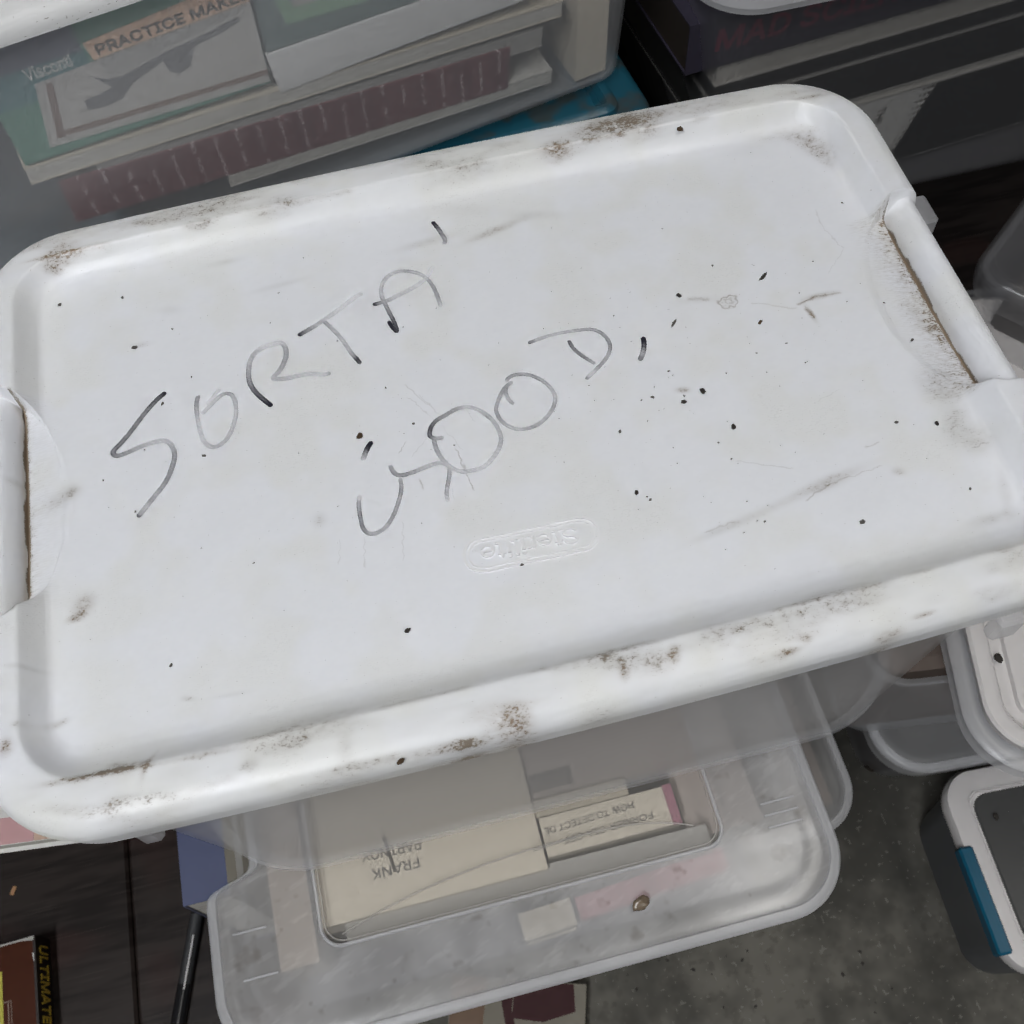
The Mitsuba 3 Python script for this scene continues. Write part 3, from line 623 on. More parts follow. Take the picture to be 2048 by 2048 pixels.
frosted('clear_panel', (.46, .44, .41), .13)
bs('scuffed_lid', type='mask', opacity=.31, bsdf={'type': 'twosided', 'bsdf': {'type': 'principled', 'base_color': mikit.proc(dirty_clear), 'roughness': .22, 'specular': .8, 'clearcoat': 1.0, 'clearcoat_gloss': .9}})
frosted('clear_edge', (.56, .56, .57), .42, .35, .3)
frosted('groove_line', (.42, .40, .37), .40)

WX, WY, WZ = np.eye(3)
DOWNX = np.array([-1.0, 0, 0]); DOWNY = np.array([0, -1.0, 0])    # for print that lies upside down to the viewer

# ------------------------------------------------------------------ dark wooden board on the floor, lower left
board = thing('wooden_board', 'dark brown wooden board on the floor at the lower left', 'board')
put(board + '__plank', rbox(-1.1, -.3062, -.62, .25, FLOOR, -.3955, .002), 'dark_wood')
put(board + '__plank', rbox(-.3050, -.172, -.62, .25, FLOOR, -.3950, .002), 'dark_wood')
BOARD = -.395
board = thing('wooden_board', 'dark wooden board on the floor behind the boxes on the right', 'board')
for k in range(4):
    put(board + '__plank', rbox(.19, 1.3, .02 + .2 * k, .2175 + .2 * k, FLOOR, -.396 - .0006 * (k % 2), .002), 'dark_wood')

# ------------------------------------------------------------------ storage box under the white-lidded one (clear lid)
clear_box = thing('storage_box', 'box with clear frosted lid directly under the white-lidded box', 'storage box')
CX, CY = -.0375, -.100


def side_notch(q):
    y = q[:, 1] + CY
    w = 1 / (1 + np.exp(-(y + .1265) / .0016)) * (1 / (1 + np.exp((y + .02) / .0016)))
    left = np.clip((-q[:, 0] - .12) / .012, 0, 1)
    q[:, 0] += w * left * .0235 * (q[:, 0] < 0)


CL = [(.0030, -.0230), (.0014, -.0190), (.0004, -.0135), (.0000, -.0085), (.0006, -.0050), (.0024, -.0020), (.0058, -.0004), (.0095, .0), (.0150, -.0006), (.0200, -.0008)]
MC = rotz(0, (CX, CY, -.1820))
def framed_lid():
    """The clear lid around its sunken panel: a closed ring of plastic; the panel is a sheet of its own."""
    k = dict(nc=16, nx=40, ny=130)
    def pr(d, z):
        q = ring(.1025 - d, .0630 - d, .0100, z, **k); q[:, 0] += -.0372 - CX; q[:, 1] += -.1060 - CY
        return q
    th = .002
    rs = [pr(0, -.0008 - th)] + [ring(.157 - t - th * .7, .111 - t - th * .7, .033 - t * .8, z - th, **k) for t, z in reversed(CL[2:])]
    rs += [ring(.157 - .003 - th, .111 - .003 - th, .030, -.0230, **k)] + [ring(.157 - t, .111 - t, .033 - t * .8, z, **k) for t, z in CL] + [pr(0, -.0008)]
    for q in rs: side_notch(q)
    return sweep(rs + [rs[0]], False, False), sweep([pr(.0004, -.0028), pr(.0004, -.0012)])


lid_rim, lid_panel = framed_lid()
put(clear_box + '__lid', moved(lid_rim, MC), 'scuffed_lid', smooth=40)
put(clear_box + '__lid__panel', moved(lid_panel, MC), 'clear_panel', smooth=40)
put(clear_box + '__body', moved(body_mesh(.1430, .0990, .030, -.0200, -.1170, .012, lip=.002), MC), 'clear_body', smooth=40)
# the raised band along the lid's edge, and the groove that frames its sunken panel
def band(prof_out, w, z, h, a, b, r, m, mat, key, notch=None, **k):
    rs = [ring(a, b, r, z, **k), ring(a, b, r, z + h * .6, **k), ring(a - w * .25, b - w * .25, r - w * .25, z + h, **k), ring(a - w * .75, b - w * .75, r - w * .75, z + h, **k), ring(a - w, b - w, r - w, z + h * .5, **k), ring(a - w, b - w, r - w, z, **k)]
    if notch:
        for q in rs: notch(q)
    rs.append(rs[0])
    return put(key, moved(sweep(rs, False, False), m), mat, smooth=50)


band(0, .0066, -.0042, .0046, .1572, .1112, .0332, MC, 'clear_edge', clear_box + '__lid__rim', side_notch, nc=16, nx=40, ny=130)
MP = rotz(0, (-.0372, -.1060, -.1820))
band(0, .0018, -.0004, .0016, .1035, .0640, .0110, MP, 'clear_edge', clear_box + '__lid__panel_groove', nc=14)
band(0, .0008, -.0004, .0006, .1010, .0615, .0100, MP, 'groove_line', clear_box + '__lid__panel_groove', nc=14)
# moulded arcs inside the panel
def bead(pts, rad, mat, key):
    P = np.array(pts, float)
    s = np.r_[0, np.cumsum(np.linalg.norm(np.diff(P, axis=0), axis=1))]
    q = CubicSpline(s, P)(np.linspace(0, s[-1], 40))
    segs = [trimesh.creation.cylinder(rad, segment=(q[i], q[i + 1]), sections=8) for i in range(39)]
    return put(key, trimesh.util.concatenate(segs), mat, smooth=40)


for pts in (((-.1300, -.1640, -.1822), (-.085, -.1530, -.1822), (-.036, -.1480, -.1822), (.004, -.1475, -.1822)), ((-.030, -.1490, -.1822), (.000, -.1475, -.1822), (.030, -.1500, -.1822), (.052, -.1570, -.1822))):
    bead(pts, .0005, 'groove_line', clear_box + '__lid__moulded_arc')
# short ribs near the ends of the lid
for x0, x1, y in ((-.1830, -.1660, -.1520), (-.1800, -.1630, -.1740), (.0880, .1060, -.1560), (.0880, .1060, -.1620), (.0880, .1060, -.1680)):
    put(clear_box + '__lid__rib', rbox(x0, x1, y, y + .0012, -.1822, -.1814, .0003), 'clear_edge')

# what fills the clear box: books seen through the lid
ZB = -.1890


def flat_book(name, label, x0, x1, y0, y1, ztop, t, cover, pg, spine='left', rot=0.0):
    F = rotz(rot, (x0, y0, ztop))
    return book(name, label, F, x1 - x0, y1 - y0, t, cover, pg, spine)


b = flat_book('book', 'cream paperback lettered FRANK PARTNOY under the clear lid', -.1420, -.0245, -.1580, -.0300, ZB, .022, 'cream_cover', 'page_edges', 'bottom')
for s, x, y, w in (('FRANK', -.0868, -.1362, .0245), ('PARTNOY', -.0845, -.1278, .0305)):
    put(b + '__lettering', text(s, .0050, (x, y, ZB + .0002), (-1, -.02 if s == 'FRANK' else .04, 0), (0, -1, 0), w), 'print_grey')
put(b + '__torn_edge', moved(rbox(-.0008, .0008, -.0095, .0095, 0, .0005, .0002), rotz(8, (-.1015, -.1310, ZB + .0001))), 'print_dark', label='dark tear across the cover')
b = flat_book('book', 'cream book with lettering FORMER CIA under the clear lid', -.0230, .0480, -.1525, -.1325, ZB - .001, .030, 'cream_cover', 'page_edges', 'bottom')
put(b + '__lettering', text('HOW TO DETECT DE', .0034, (.0268, -.1362, ZB - .0006), (-1, -.04, 0), (0, -1, 0), .0480), 'print_grey')
put(b + '__lettering', text('FORMER CIA OFF', .0034, (.0350, -.1436, ZB - .0006), (-1, -.03, 0), (0, -1, 0), .0480), 'print_grey')
put(b + '__spine_band', box(.0435, .0482, -.1530, -.1320, ZB - .0009, ZB - .0004), 'mauve_cover', label='mauve band at the end of the spine')
flat_book('book', 'pale green-edged book behind the cream books under the clear lid', -.0600, .0260, -.1318, -.1228, ZB - .002, .02, 'paper_cream', 'paper_cream', 'bottom')
bb = flat_book('book', 'brown book behind the cream books, under the white-lidded box', -.1440, .0700, -.1225, -.0050, ZB - .005, .03, 'taupe_cover', 'page_edges', 'bottom')
put(bb + '__title_block', box(-.030, .0000, -.1180, -.1085, ZB - .0049, ZB - .0045), 'print_dark')
put(bb + '__title_block', box(-.113, -.0880, -.1180, -.1135, ZB - .0049, ZB - .0045), 'print_grey')
b = flat_book('book', 'pink book along the front of the clear box', -.0140, .0670, -.1830, -.1725, ZB - .016, .012, 'pink_cover', 'page_edges', 'left', 4.0)
flat_book('book', 'small cream book left of the pink book in the clear box', -.0440, -.0165, -.1870, -.1735, ZB - .013, .02, 'cream_cover', 'page_edges', 'left', 3.0)
flat_book('book', 'tall beige book at the left end of the clear box', -.1650, -.1455, -.1720, -.0300, ZB - .008, .05, 'beige_cover', 'paper_cream', 'left', 1.0)
flat_book('book', 'grey-brown book beneath the right end of the clear lid', .0520, .0920, -.1600, -.0200, ZB - .014, .05, 'taupe_cover', 'page_edges', 'right', 2.0)
flat_book('book', 'white paper pad beneath the front of the clear lid', -.1300, .0600, -.1672, -.1540, ZB - .0045, .03, 'paper_grey', 'paper_grey', 'bottom', -.5)
flat_book('book', 'dark grey book along the bottom of the clear box', -.1620, .0850, -.1860, -.0200, ZB - .056, .02, 'grey_cover', 'page_edges', 'bottom')
amb = lump(.0036, 11, .7); amb.apply_translation((.0150, -.1865, -.1800))
bs('amber', type='principled', base_color=rgb(.22, .165, .11), roughness=.25, specular=.5, clearcoat=.8, spec_trans=.25)
put('glue_drop', amb, 'amber', smooth=True, label='shiny amber drop of glue on the clear lid', cat='glue')

# ------------------------------------------------------------------ box beneath, its lid corner shows at the right
under_box = thing('storage_box', 'frosted box lowest in the middle stack, only its lid corner showing', 'storage box')
MU = rotz(0, (.0200, -.0550, -.3020))
put(under_box + '__lid', moved(lid_mesh(.1570, .1050, .0300, CL, nc=14), MU), 'clear_lid', smooth=40)
band(0, .0066, -.0046, .0048, .1572, .1052, .0302, MU, 'clear_edge', under_box + '__lid__rim', nc=14)
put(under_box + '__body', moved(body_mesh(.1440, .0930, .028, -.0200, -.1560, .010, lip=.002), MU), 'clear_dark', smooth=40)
flat_book('book', 'brown book under the lowest lid of the middle stack', .0600, .1640, -.1420, .0200, -.3140, .10, 'brown_cover', 'page_edges', 'bottom')

# ------------------------------------------------------------------ left: barcode book on a dark crate, blue and cream books upright, pen, maroon book
st = thing('cardboard_box', 'dark closed carton behind the barcode book', 'carton')
put(st + '__carton', rbox(-.46, -.215, .015, .25, BOARD, -.1440, .003), 'dark_goods')
put(st + '__flap', rbox(-.455, -.22, .02, .13, -.1439, -.1425, .0005), 'dark_goods')
FB = rotz(-6.6, (-.4400, -.0787, -.1190))
b = book('book', 'white and pink book with a barcode, lying under the white lid', FB, .2400, .1900, .0140, 'white_cover', 'page_edges', 'left', inset=.002)
put(b + '__back_print', moved(box(.004, .1900, .0003, .0125, 0, .0003), FB), 'rose_cover', label='pink strip along the edge')
put(b + '__back_print', moved(box(.1902, .2385, .0003, .0330, 0, .0003), FB), 'peach_cover', label='peach coloured corner')
bars, x = [], .1550
r2 = random.Random(5)
while x < .1830:
    w = r2.choice([.0004, .0007, .0011]); bars.append(moved(box(x, x + w, .0180, .0360, .0002, .0005), FB)); x += w + r2.choice([.0004, .0006, .0009])
put(b + '__barcode', trimesh.util.concatenate(bars), 'print_dark', kind='stuff')

b = book('book', 'blue book standing upright left of the clear lid', frame((-.2240, -.1185, -.2430), WX, WY, WZ), .0260, .1500, .1520, 'blue_cover', 'page_edges', 'left')
b = book('book', 'book with yellowed page edges standing right of the blue book', frame((-.1965, -.1150, -.2360), WX, WY, WZ), .0220, .1500, .1590, 'paper_old', 'paper_old', 'left')

pen = thing('pen', 'black pen with grey barrel lying on the dark wooden board', 'pen')
pa, pb = np.array([-.2560, -.0815, -.3905]), np.array([-.2815, -.1682, -.3905])
pd = (pb - pa) / np.linalg.norm(pb - pa)
put(pen + '__barrel', trimesh.creation.cylinder(.0042, segment=(pa, pa + pd * .0120), sections=24), 'pen_black', smooth=30)
put(pen + '__grip', trimesh.creation.cylinder(.0043, segment=(pa + pd * .0122, pa + pd * .0560), sections=24), 'pen_grey', smooth=30)
put(pen + '__cap', trimesh.creation.cylinder(.0046, segment=(pa + pd * .0562, pb), sections=24), 'pen_black', smooth=30)
put(pen + '__clip', moved(rbox(-.0006, .0006, 0, .034, 0, .0012, .0003), frame(pa + pd * .026 + np.array([.0018, 0, .0042]), np.cross(pd, WZ), pd, np.array([0, 0, 1.0]))), 'white_plastic')

UM = frame((-.5160, -.2550, -.3722), np.array([.9995, .030, 0]) / np.linalg.norm([.9995, .030, 0]), np.array([-.030, .9995, 0]) / np.linalg.norm([.9995, .030, 0]), WZ)
b = book('book', 'maroon book with black spine lettered ULTIMATE on the wooden board', UM, .1590, .1670, .0225, 'maroon_cover', 'paper', 'left', ct=.0015)
put(b + '__spine', moved(box(.1575, .1592, 0, .1670, -.0224, .0003), UM), 'black_cover', label='black spine with gold letters')
sp = text('ULTIMATE GU', .0115, (0, 0, 0), WX, WY, .0660, .0005, True)
put(b + '__spine__lettering', moved(sp, UM @ frame((.1594, .1620, -.0055), -WY, -WZ, WX)), 'print_gold')
put(b + '__cover_panel', moved(box(.0400, .1368, .010, .1500, .0001, .0004), UM), 'print_yellow', label='yellow panel on the cover')
put(b + '__cover_panel', moved(trimesh.util.concatenate([box(.1398, .1404, .010, .130, .0001, .0003), box(.1418, .1422, .010, .130, .0001, .0003), box(.1376, .1422, .1301, .1307, .0001, .0003)]), UM), 'brown_cover')
put(b + '__cover_print', moved(print_poly([(.0, .1655), (.060, .1652), (.110, .1660), (.150, .1656), (.1580, .1640), (.1585, .1669), (.0, .1669)], np.eye(4), .0004), UM), 'paper_grey', label='worn pale edge of the cover')
put(b + '__cover_print', moved(print_poly([(.1570, .1560), (.1580, .1560), (.1580, .1500), (.1575, .1520)], np.eye(4), .0004), UM), 'paper_white')
ch = rbox(-.0030, .0030, -.0015, .0015, 0, .0012, .0004); put('wood_chip', moved(ch, rotz(65, (-.3860, -.0445, BOARD))), 'wood_chip', label='orange wood chip on the dark board', cat='wood chip')
ch = rbox(-.0016, .0016, -.0012, .0012, 0, .001, .0003); put('wood_chip', moved(ch, rotz(10, (-.2770, -.0180, BOARD))), 'wood_chip', label='tiny pale chip on the board beside the blue book', cat='wood chip')

# red and white book on the floor, mostly hidden by the clear box
FR = rotz(-18, (-.1640, -.3620, FLOOR + .0150))
b = book('book', 'red and white book on the floor below the clear lid', FR, .0950, .2050, .0148, 'paper_old', 'page_edges', 'left')
put(b + '__cover_print', print_poly([(.045, .2045), (.0860, .2045), (.0880, .1870), (.0660, .1790), (.0440, .1800)], FR), 'red_cover', label='dark red block on the cover')
put(b + '__cover_print', print_poly([(.0005, .2045), (.0250, .2045), (.0230, .12), (.0005, .12)], FR), 'orange_cover', label='orange brown block on the cover')
put(b + '__cover_print', print_poly([(.0360, .2045), (.0445, .2045), (.0435, .185), (.0480, .172), (.0410, .172), (.0360, .19)], FR), 'red_cover')
# ------------------------------------------------------------------ upper left: box of workbooks standing on the blue-lidded box
TH = math.radians(12.8)
UX = np.array([math.cos(TH), math.sin(TH), 0]); NR = np.array([math.sin(TH), -math.cos(TH), 0])
UP = np.array([0, 0, 1.0]) + NR * .060; UP /= np.linalg.norm(UP)
A = np.array([.122, .2353, -.05])                     # lower right corner of the front wall
left_box = thing('storage_box', 'box full of workbooks at the upper left, white speckled lid', 'storage box')
LA, LB = .2150, .1450
LC = A - UX * (LA - .013) - NR * (LB - .012)
ML = rotz(12.8, (LC[0], LC[1], 0))
put(left_box + '__body', moved(body_mesh(LA, LB, .018, .1010, -.0500, .0085, r0=.016, foot=.006, lip=.003), ML), 'clear_body', smooth=40)


def speck_white(p, n, uv):
    g = noise(p.x * 900, p.y * 900, p.z * 900)
    b = fbm(p.x * 25, p.y * 25, p.z * 25, 3)
    return mix((.70, .70, .69), (.30, .28, .26), smoothstep(.84, .95, g) * smoothstep(.35, .65, b) * .8 + smoothstep(.65, .9, b) * .2)


bs('speckled_white', type='twosided', bsdf={'type': 'principled', 'base_color': mikit.proc(speck_white), 'roughness': .45, 'specular': .4})
LL = [(.0012, -.0100), (.0, -.0060), (.0010, -.0020), (.0050, .0010), (.0200, .0022), (.0260, .0020), (.0330, -.0080), (.0400, -.0085)]
put(left_box + '__lid', moved(lid_mesh(LA + .0075, LB + .0075, .036, LL, nc=14), moved_m(ML, .1040)), 'speckled_white', smooth=40)


def wall(u, z, d=.0040):
    """Point behind the front wall: u along it from its right end, at height z, d inside."""
    k = (z + .05) / UP[2]
    return A + UX * u + UP * k - NR * d


def wframe(u, z, d=.0040, tilt=0.0):
    t = math.radians(tilt)
    return frame(wall(u, z, d), UX * math.cos(t) + UP * math.sin(t), UP * math.cos(t) - UX * math.sin(t), np.cross(UX, UP))


TL = -3.4
F = wframe(-.3350, .0270, .0040, -1.2)
b = book('workbook', 'green workbook with orange title strip and framed picture on its cover, upper left', F @ rotz(0, (.0200, 0, 0)), .1200, .0660, .012, 'green_cover', 'page_edges', 'left')
put(b + '__title_strip', moved(print_poly([(.0655, .0500), (.0670, .0408), (.1398, .0448), (.1398, .0568)], np.eye(4), .0003), F), 'label_orange', label='orange title strip')
put(b + '__title_strip__lettering', moved(text('PRACTICE MAKES P', .0048, (.0690, .0426, .0004), (1, .052, 0), (-.052, 1, 0), .0780, bold=True), F), 'print_dark')
put(b + '__author_name', moved(text('Visconti', .0058, (.0378, .0410, .0003), (1, .03, 0), (-.03, 1, 0), .0205, bold=True), F), 'print_white')
put(b + '__cover_print', moved(box(.0205, .0640, .0470, .0640, .0001, .0003), F), 'navy_cover')
put(b + '__cover_print', moved(box(.0205, .0650, .0300, .0468, .0001, .0002), F), 'teal_cover')
put(b + '__picture', moved(print_poly([(.0400, .0385), (.0335, .0052), (.1398, .0010), (.1398, .0445), (.070, .0405)], np.eye(4), .00035), F), 'photo_light', label='pale picture in a brown frame')
put(b + '__picture__frame', moved(trimesh.util.concatenate([print_poly([(.0442, .0370), (.0385, .0090), (.0420, .0088), (.0472, .0372)], np.eye(4), .0006), print_poly([(.0385, .0090), (.1398, .0052), (.1398, .0080), (.0420, .0118)], np.eye(4), .0006)]), F), 'frame_brown')
put(b + '__picture__figure', moved(print_poly([(.0640, .0330), (.0700, .0250), (.0560, .0230), (.0560, .0180), (.0640, .0170), (.0720, .0180), (.0790, .0240), (.0950, .0300), (.0960, .0240), (.1000, .0210), (.1060, .0230), (.1100, .0320), (.1250, .0345), (.1330, .0370), (.1330, .0395), (.1180, .0365), (.0950, .0335), (.0760, .0290), (.0690, .0300)], np.eye(4), .0006), F), 'photo_dark')
put(b + '__picture__figure', moved(print_poly([(.0690, .0395), (.0700, .0300), (.0790, .0310), (.1000, .0355), (.1190, .0385), (.1330, .0410), (.1380, .0440), (.072, .0405)], np.eye(4), .0005), F), 'photo_grey')
F = wframe(-.1930, .0405, .0040, -.6)
b = book('workbook', 'slate green workbook with pale green band, above the white paper block', F, .1500, .0520, .016, 'slate_cover', 'page_edges', 'left')
put(b + '__cover_print', moved(print_poly([(.0080, .0300), (.0125, .0110), (.1300, -.0010 + .0060), (.1300, .0140), (.0170, .0180), (.0130, .0300)], np.eye(4), .0003), F), 'light_green', label='pale green band')
put(b + '__cover_print', moved(print_poly([(.0175, .0330), (.0170, .0182), (.0800, .0160), (.0800, .0330)], np.eye(4), .0003), F), 'photo_light')
F = wframe(-.1928, .0165, .0030, -.8)
key = thing('paper_stack', 'thick white paper block in the middle of the workbook box', 'paper')
put(key + '__sheets', moved(print_poly([(.0010, .0005), (.060, .0030), (.1420, .0050), (.1420, .0240), (-.0015, .0232)], np.eye(4), .09), F @ np.diag([1, 1, -1, 1])), 'paper_white')
F = wframe(-.3170, .0262, .0034, -3.0)
b = book('book', 'long cream-edged book lying across the workbook box', frame(wall(-.3172, .0150, .0034), F[:3, 0], -np.cross(F[:3, 0], F[:3, 1]), F[:3, 1]) @ rotz(0, (0, 0, .0102)), .2820, .1100, .0094, 'paper_cream', 'page_edges', 'top', inset=.0004)
def layer(name, label, u0, z0, w, t, cover, pg, tilt=TL, d=.0036, dep=.11):
    """Book lying flat, fore-edge to the front wall, lower left front corner at (u0, z0)."""
    f = wframe(u0, z0, d, tilt)
    g = frame(f[:3, 3] + f[:3, 1] * t, f[:3, 0], np.cross(f[:3, 1], f[:3, 0]), f[:3, 1])
    return book(name, label, g, w, dep, t, cover, pg, 'top', ct=.0004, inset=.0003), f


layer('book', 'grey-edged book below the long cream one in the workbook box', -.2880, .0020, .2420, .0112, 'paper_grey', 'paper_grey', -3.9, .0048)


def burgundy(p, n, uv):
    q = p - mi.Point3f(*[float(c) for c in A])
    u = (q.x * float(UX[0]) + q.y * float(UX[1])) * 1000
    z = p.z * 1000 + u * .0655
    cell = dr.floor(u / 11.2)
    f = u / 11.2 - cell
    col = smoothstep(.40, .45, f) * smoothstep(.62, .57, f)
    ink = smoothstep(.35, .6, noise(u * 1.1, z * 1.5, 2.0)) * smoothstep(.15, .4, noise(cell * 9.0, z * .22, 7.0))
    base = mix((.105, .020, .028), (.145, .036, .042), noise(cell * 3.3, 1.0, 1.0))
    return mix(base, (.42, .33, .33), col * ink * .85)


bs('burgundy', type='twosided', bsdf={'type': 'principled', 'base_color': mikit.proc(burgundy), 'roughness': .5, 'specular': .4})
f = wframe(-.3080, -.0148 - .0015, .0044, -4.2)
key = thing('book', 'burgundy book with columns of small pale print, low in the workbook box', 'book')
put(key + '__cover', moved(rbox(0, .2410, 0, .0190 + .008, -.0018, 0, .0004), f), 'burgundy')
put(key + '__page_block', moved(box(.001, .2400, .001, .0240, -.09, -.0019), f), 'page_edges')
layer('book', 'cream paper block at the very bottom of the workbook box', -.2300, -.0300, .1900, .0085, 'paper', 'page_edges', -3.4, .0046)
g = wframe(-.0255, -.0460, .0034, 1.0)
book('book', 'cream book spine standing at the right end of the workbook box', g, .0195, .1150, .0500, 'cream_cover', 'page_edges', 'left')

# the box under it: blue lid
blue_box = thing('storage_box', 'box with bright blue lid under the workbook box', 'storage box')
MBL = rotz(6, (-.0870, .3060, -.0560))
BL = [(.0012, -.0150), (.0, -.0100), (.0008, -.0050), (.0040, -.0016), (.0080, -.0008), (.0150, -.0010), (.0195, -.0006), (.0205, .0024), (.0235, .0042), (.0265, .0040), (.0290, .0005), (.0310, -.0030), (.0400, -.0034)]


def blue(p, n, uv):
    return mix((.009, .066, .098), (.045, .045, .038), smoothstep(.52, .72, fbm(p.x * 55, p.y * 55, 2.0, 3)) * .75)


bs('dirty_blue', type='twosided', bsdf={'type': 'principled', 'base_color': mikit.proc(blue), 'roughness': .32, 'specular': .5})
put(blue_box + '__lid', moved(lid_mesh(.2150, .1360, .030, BL, nc=16), MBL), 'dirty_blue', smooth=40)
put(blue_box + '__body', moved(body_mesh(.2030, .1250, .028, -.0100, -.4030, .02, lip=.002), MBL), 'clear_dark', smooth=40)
put('book', moved(rbox(-.17, .16, -.10, .10, -.39, -.12, .004), MBL), 'dark_goods', label='dark bundle of books inside the blue-lidded box', cat='book')

# ------------------------------------------------------------------ upper right: box with the purple book
YR = 6.0
right_box = thing('storage_box', 'dark see-through box of books at the upper right, frosted lid', 'storage box')
RA, RB = .2100, .1500
RO = np.array([.1640, .2010, 0])
CO = np.array([.1640, .2235, 0])                       # front left corner of the wall at the top
c6, s6 = math.cos(math.radians(YR)), math.sin(math.radians(YR))
MR = rotz(0, (RO[0] + RA, RO[1] + RB, 0))
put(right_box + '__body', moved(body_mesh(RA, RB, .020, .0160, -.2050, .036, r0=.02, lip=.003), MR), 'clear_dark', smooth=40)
put('plastic_crate', moved(body_mesh(.16, .10, .02, -.08, -.4595, .01), rotz(4, (.20, .62, 0))), 'black_plastic', smooth=40, label='black plastic crate in the dark gap behind the boxes', cat='crate')
put('plastic_crate', moved(rbox(-.055, .022, -.02, .24, -.4590, -.20, .01), rotz(6, (.178, .31, 0))), 'black_plastic', label='narrow black crate standing between the two upper boxes', cat='crate')
RL = [(.0010, -.0080), (.0, -.0040), (.0020, -.0005), (.0080, .0), (.0120, -.0010), (.0200, -.0020)]
put(right_box + '__lid', moved(lid_mesh(RA + .008, RB + .008, .034, RL, nc=16), moved_m(MR, .0120)), 'clear_edge', smooth=40)


def rlayer(name, label, x0, x1, z0, z1, cover, pg, d=.022, dep=.2, spine='bottom', tilt=0.0):
    """Book lying flat, its front edge d behind the top of the front wall, x from the wall's left end."""
    o = CO + np.array([c6, s6, 0]) * x0 + np.array([-s6, c6, 0]) * d + np.array([0, 0, z1])
    g = frame(o, np.array([c6, s6, 0]), np.array([-s6, c6, 0]), WZ)
    return book(name, label, g, x1 - x0, dep, z1 - z0, cover, pg, spine, ct=.001), g


b, g = rlayer('book', 'dark purple book lettered MAD SCIENT inside the upper right box', .0040, .3900, -.0640, -.0310, 'purple_cover', 'dark_goods', .016)
tm = text('MAD SCIENT', .0135, (0, 0, 0), WX, WY, .1350, .0003, True, .08)
put(b + '__lettering', moved(tm, g @ frame((.0160, -.0001, -.0215), WX, WZ, -WY)), 'print_magenta')
b, g = rlayer('book', 'book with grey page edges below the purple book', .0260, .3900, -.0800, -.0655, 'paper_grey', 'page_edges', .017, spine='top')
rlayer('book', 'dark book under the grey page edges, upper right box', .0260, .3900, -.0905, -.0812, 'dark_cover', 'dark_cover', .017)
rlayer('book', 'thin grey-edged book low in the upper right box', .0260, .3900, -.0950, -.0912, 'paper_grey', 'paper_grey', .018, spine='top')
rlayer('book', 'black book low in the upper right box', .0260, .3900, -.1240, -.0960, 'dark_cover', 'dark_cover', .019)
b, g = rlayer('book', 'grey-edged book just above the white cover lettered THE', .0300, .3900, -.1320, -.1250, 'paper_grey', 'page_edges', .019, spine='top')
b, g = rlayer('book', 'white cover lettered THE OF with dotted edge, lowest in the upper right box', .0400, .3900, -.1980, -.1330, 'white_cover', 'dark_cover', .020)
put(b + '__lettering', moved(text('THE', .0060, (0, 0, 0), WX, WY, .0140), g @ frame((.1180, -.0001, -.0080), -WZ, WX, -WY)), 'print_dark')
put(b + '__lettering', moved(text('OF', .0060, (0, 0, 0), WX, WY, .0095), g @ frame((.1040, -.0001, -.0130), -WZ, WX, -WY)), 'print_dark')
dots = []
for i in range(11):
    for j in range(4):
        s = .0024 - .0004 * (3 - j)
        dots.append(moved(box(0, s, 0, s, 0, .0003), g @ frame((.1500 + j * .0031 - i * .0012, -.0001, -.0030 - i * .0050), WX, WZ, -WY)))
put(b + '__dotted_edge', trimesh.util.concatenate(dots), 'print_dark', kind='stuff')
put(b + '__dark_print', moved(print_poly([(.1600, -.0005), (.3400, -.0005), (.3400, -.0640), (.0800, -.0640), (.1420, -.0560)], np.eye(4), .0004), g @ frame((0, -.0001, 0), WX, WZ, -WY)), 'dark_cover', label='dark part of the cover')

# ------------------------------------------------------------------ right edge: dim box
dim_box = thing('storage_box', 'dim grey box at the right edge behind the right handle', 'storage box')
MD = rotz(38, (.4650, .0700, -.0950))
put(dim_box + '__body', moved(body_mesh(.1350, .1150, .016, -.0060, -.3600, .012, lip=.002), MD), 'clear_dark', smooth=40)
put(dim_box + '__lid', moved(lid_mesh(.1400, .1200, .022, CL, nc=12), MD), 'clear_dark', smooth=40)
put('carton', moved(rbox(-.115, .115, -.098, .098, -.34, -.03, .004), MD), 'dark_goods', label='brown carton inside the dim box at the right edge', cat='carton')
put('book', moved(rbox(-.1180, -.1160, -.06, .05, -.10, -.05, .0008), MD), 'brown_goods', label='brown booklet against the wall of the dim box', cat='book')

# ------------------------------------------------------------------ lower right: white-lidded box, a clear lid and a bin with a blue latch
white_box = thing('storage_box', 'box with clean white lid in a clear rim at the lower right', 'storage box')
WA, WB = .1000, .1500
ang = -13.5
ca, sa = math.cos(math.radians(ang)), math.sin(math.radians(ang))
WO = np.array([.1885, -.1725, -.150])                  # where the left and front edges of the lid would meet
WC = WO + np.array([ca, sa, 0]) * WA + np.array([-sa, ca, 0]) * WB
MW = rotz(ang, (WC[0], WC[1], -.150))
put(white_box + '__rim', moved(lid_mesh(WA, WB, .034, [(.0010, -.0200), (.0, -.0150), (.0004, -.0100), (.0030, -.0080), (.0070, -.0078), (.0200, -.0078)], nc=16), MW), 'clear_rim', smooth=40)
WP = [(.0095, -.0076), (.0085, -.0020), (.0100, -.0005), (.0150, .0), (.0175, -.0010), (.0195, -.0050), (.0215, -.0056), (.0260, -.0054), (.0270, -.0030), (.0290, -.0026), (.0400, -.0026)]
put(white_box + '__lid', moved(lid_mesh(WA, WB, .036, WP, nc=16), MW), 'white_plastic', smooth=35)
put(white_box + '__body', moved(body_mesh(WA - .014, WB - .014, .026, -.0190, -.0520, .0080, lip=.002), MW), 'clear_dark', smooth=40)
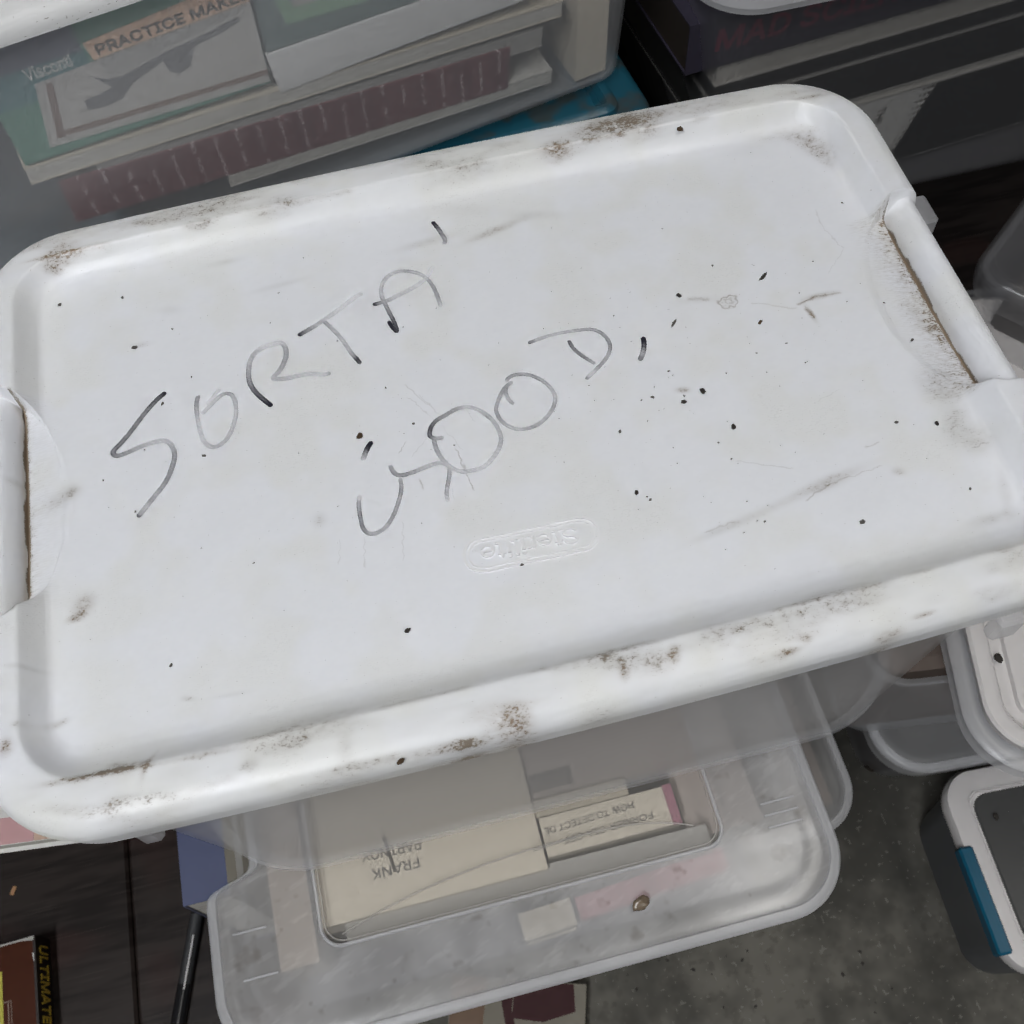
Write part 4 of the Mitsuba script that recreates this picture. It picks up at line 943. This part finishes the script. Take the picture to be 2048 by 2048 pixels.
brown_box = thing('storage_box', 'clear box of brown goods beneath the clean white lid at the lower right', 'storage box')
MBB = rotz(-8.0, (.1905 + .1300, -.1065 + .1150, -.2040))
put(brown_box + '__body', moved(body_mesh(.1250, .1330, .022, .0, -.1180, .0040, lip=.002), MBB), 'clear_body', smooth=40)
put('carton', moved(rbox(-.1160, .1160, -.1240, .1240, -.1140, -.0040, .006), MBB), 'brown_goods', label='brown goods inside the clear box beneath the clean white lid', cat='goods')
sk = lump(.0022, 31, .5); sk.apply_translation((.2230, -.1210, -.1520)); put('dirt_crumb', sk, 'crumb_dark', smooth=True, label='black crumb on the clean white lid at the lower right', cat='crumb')

low_box = thing('storage_box', 'low box with frosted lid beneath the clean white-lidded box', 'storage box')
LO = np.array([.2170, -.1440, -.325])
MLW = rotz(-4, (LO[0] + .125, LO[1] + .15, -.325))
put(low_box + '__lid', moved(lid_mesh(.1250, .1500, .0330, CL, nc=16), MLW), 'clear_lid', smooth=40)
band(0, .0066, -.0046, .0048, .1252, .1502, .0332, MLW, 'clear_edge', low_box + '__lid__rim', nc=16)
put(low_box + '__body', moved(body_mesh(.1120, .1370, .028, -.0200, -.1340, .012, lip=.002), MLW), 'clear_dark', smooth=40)
put('carton', moved(rbox(-.095, .095, -.118, .118, -.130, -.030, .004), MLW), 'dark_goods', label='dark carton inside the low frosted-lidded box', cat='carton')

bin_ = thing('storage_box', 'grey bin with white lid edge and blue latch at the lower right', 'storage box')
BO = np.array([.2500, -.2700, -.360])
MBN = rotz(-3.5, (BO[0] + .12, BO[1] + .063, -.360))
frosted('bin_wall', (.50, .51, .53), .5, .35)
put(bin_ + '__body', moved(body_mesh(.1195, .0625, .022, -.0100, -.0990, .004, lip=.002), MBN), 'dark_grey_plastic', smooth=40)
put(bin_ + '__lid', moved(lid_mesh(.1230, .0660, .024, [(.0008, -.0120), (.0, -.0060), (.0020, -.0010), (.0060, .0), (.0150, .0), (.0165, -.0030), (.0220, -.0036)], nc=14), MBN), 'white_plastic', smooth=40)
put(bin_ + '__lid__panel', moved(lid_mesh(.1050, .0485, .012, [(.0005, -.0020), (.0, -.0010), (.0015, .0006), (.01, .0006)], nc=8), moved_m(MBN, -.0024)), 'bin_panel', smooth=40)
put(bin_ + '__latch', moved(rbox(-.1262, -.1165, -.0500, .0170, -.0090, .0022, .0015), MBN), 'blue_latch', label='dark blue latch on the side')
for i, (x, y) in enumerate(((.2640, -.2560), (.2700, -.2720), (.2780, -.1700))):
    c = lump(.0020, 61 + i, .4); c.apply_translation((x, y, -.3590))
    put('dirt_crumb', c, 'crumb_dark', smooth=True, label=('black speck on the white lid edge below the blue latch', 'black speck nearest the lower right corner of the photo', 'black speck on the grey bin lid above the blue latch')[i], cat='crumb')
grit = []
for i in range(60):
    x, y = rng.uniform(.02, .24), rng.uniform(-.33, -.16)
    c = lump(rng.uniform(.0004, .0014), 90 + i, .5); c.apply_translation((x, y, FLOOR)); grit.append(c)
put('floor_grit', trimesh.util.concatenate(grit), 'crumb_dark', smooth=True, label='dark grit lying on the concrete floor', cat='grit', kind='stuff')
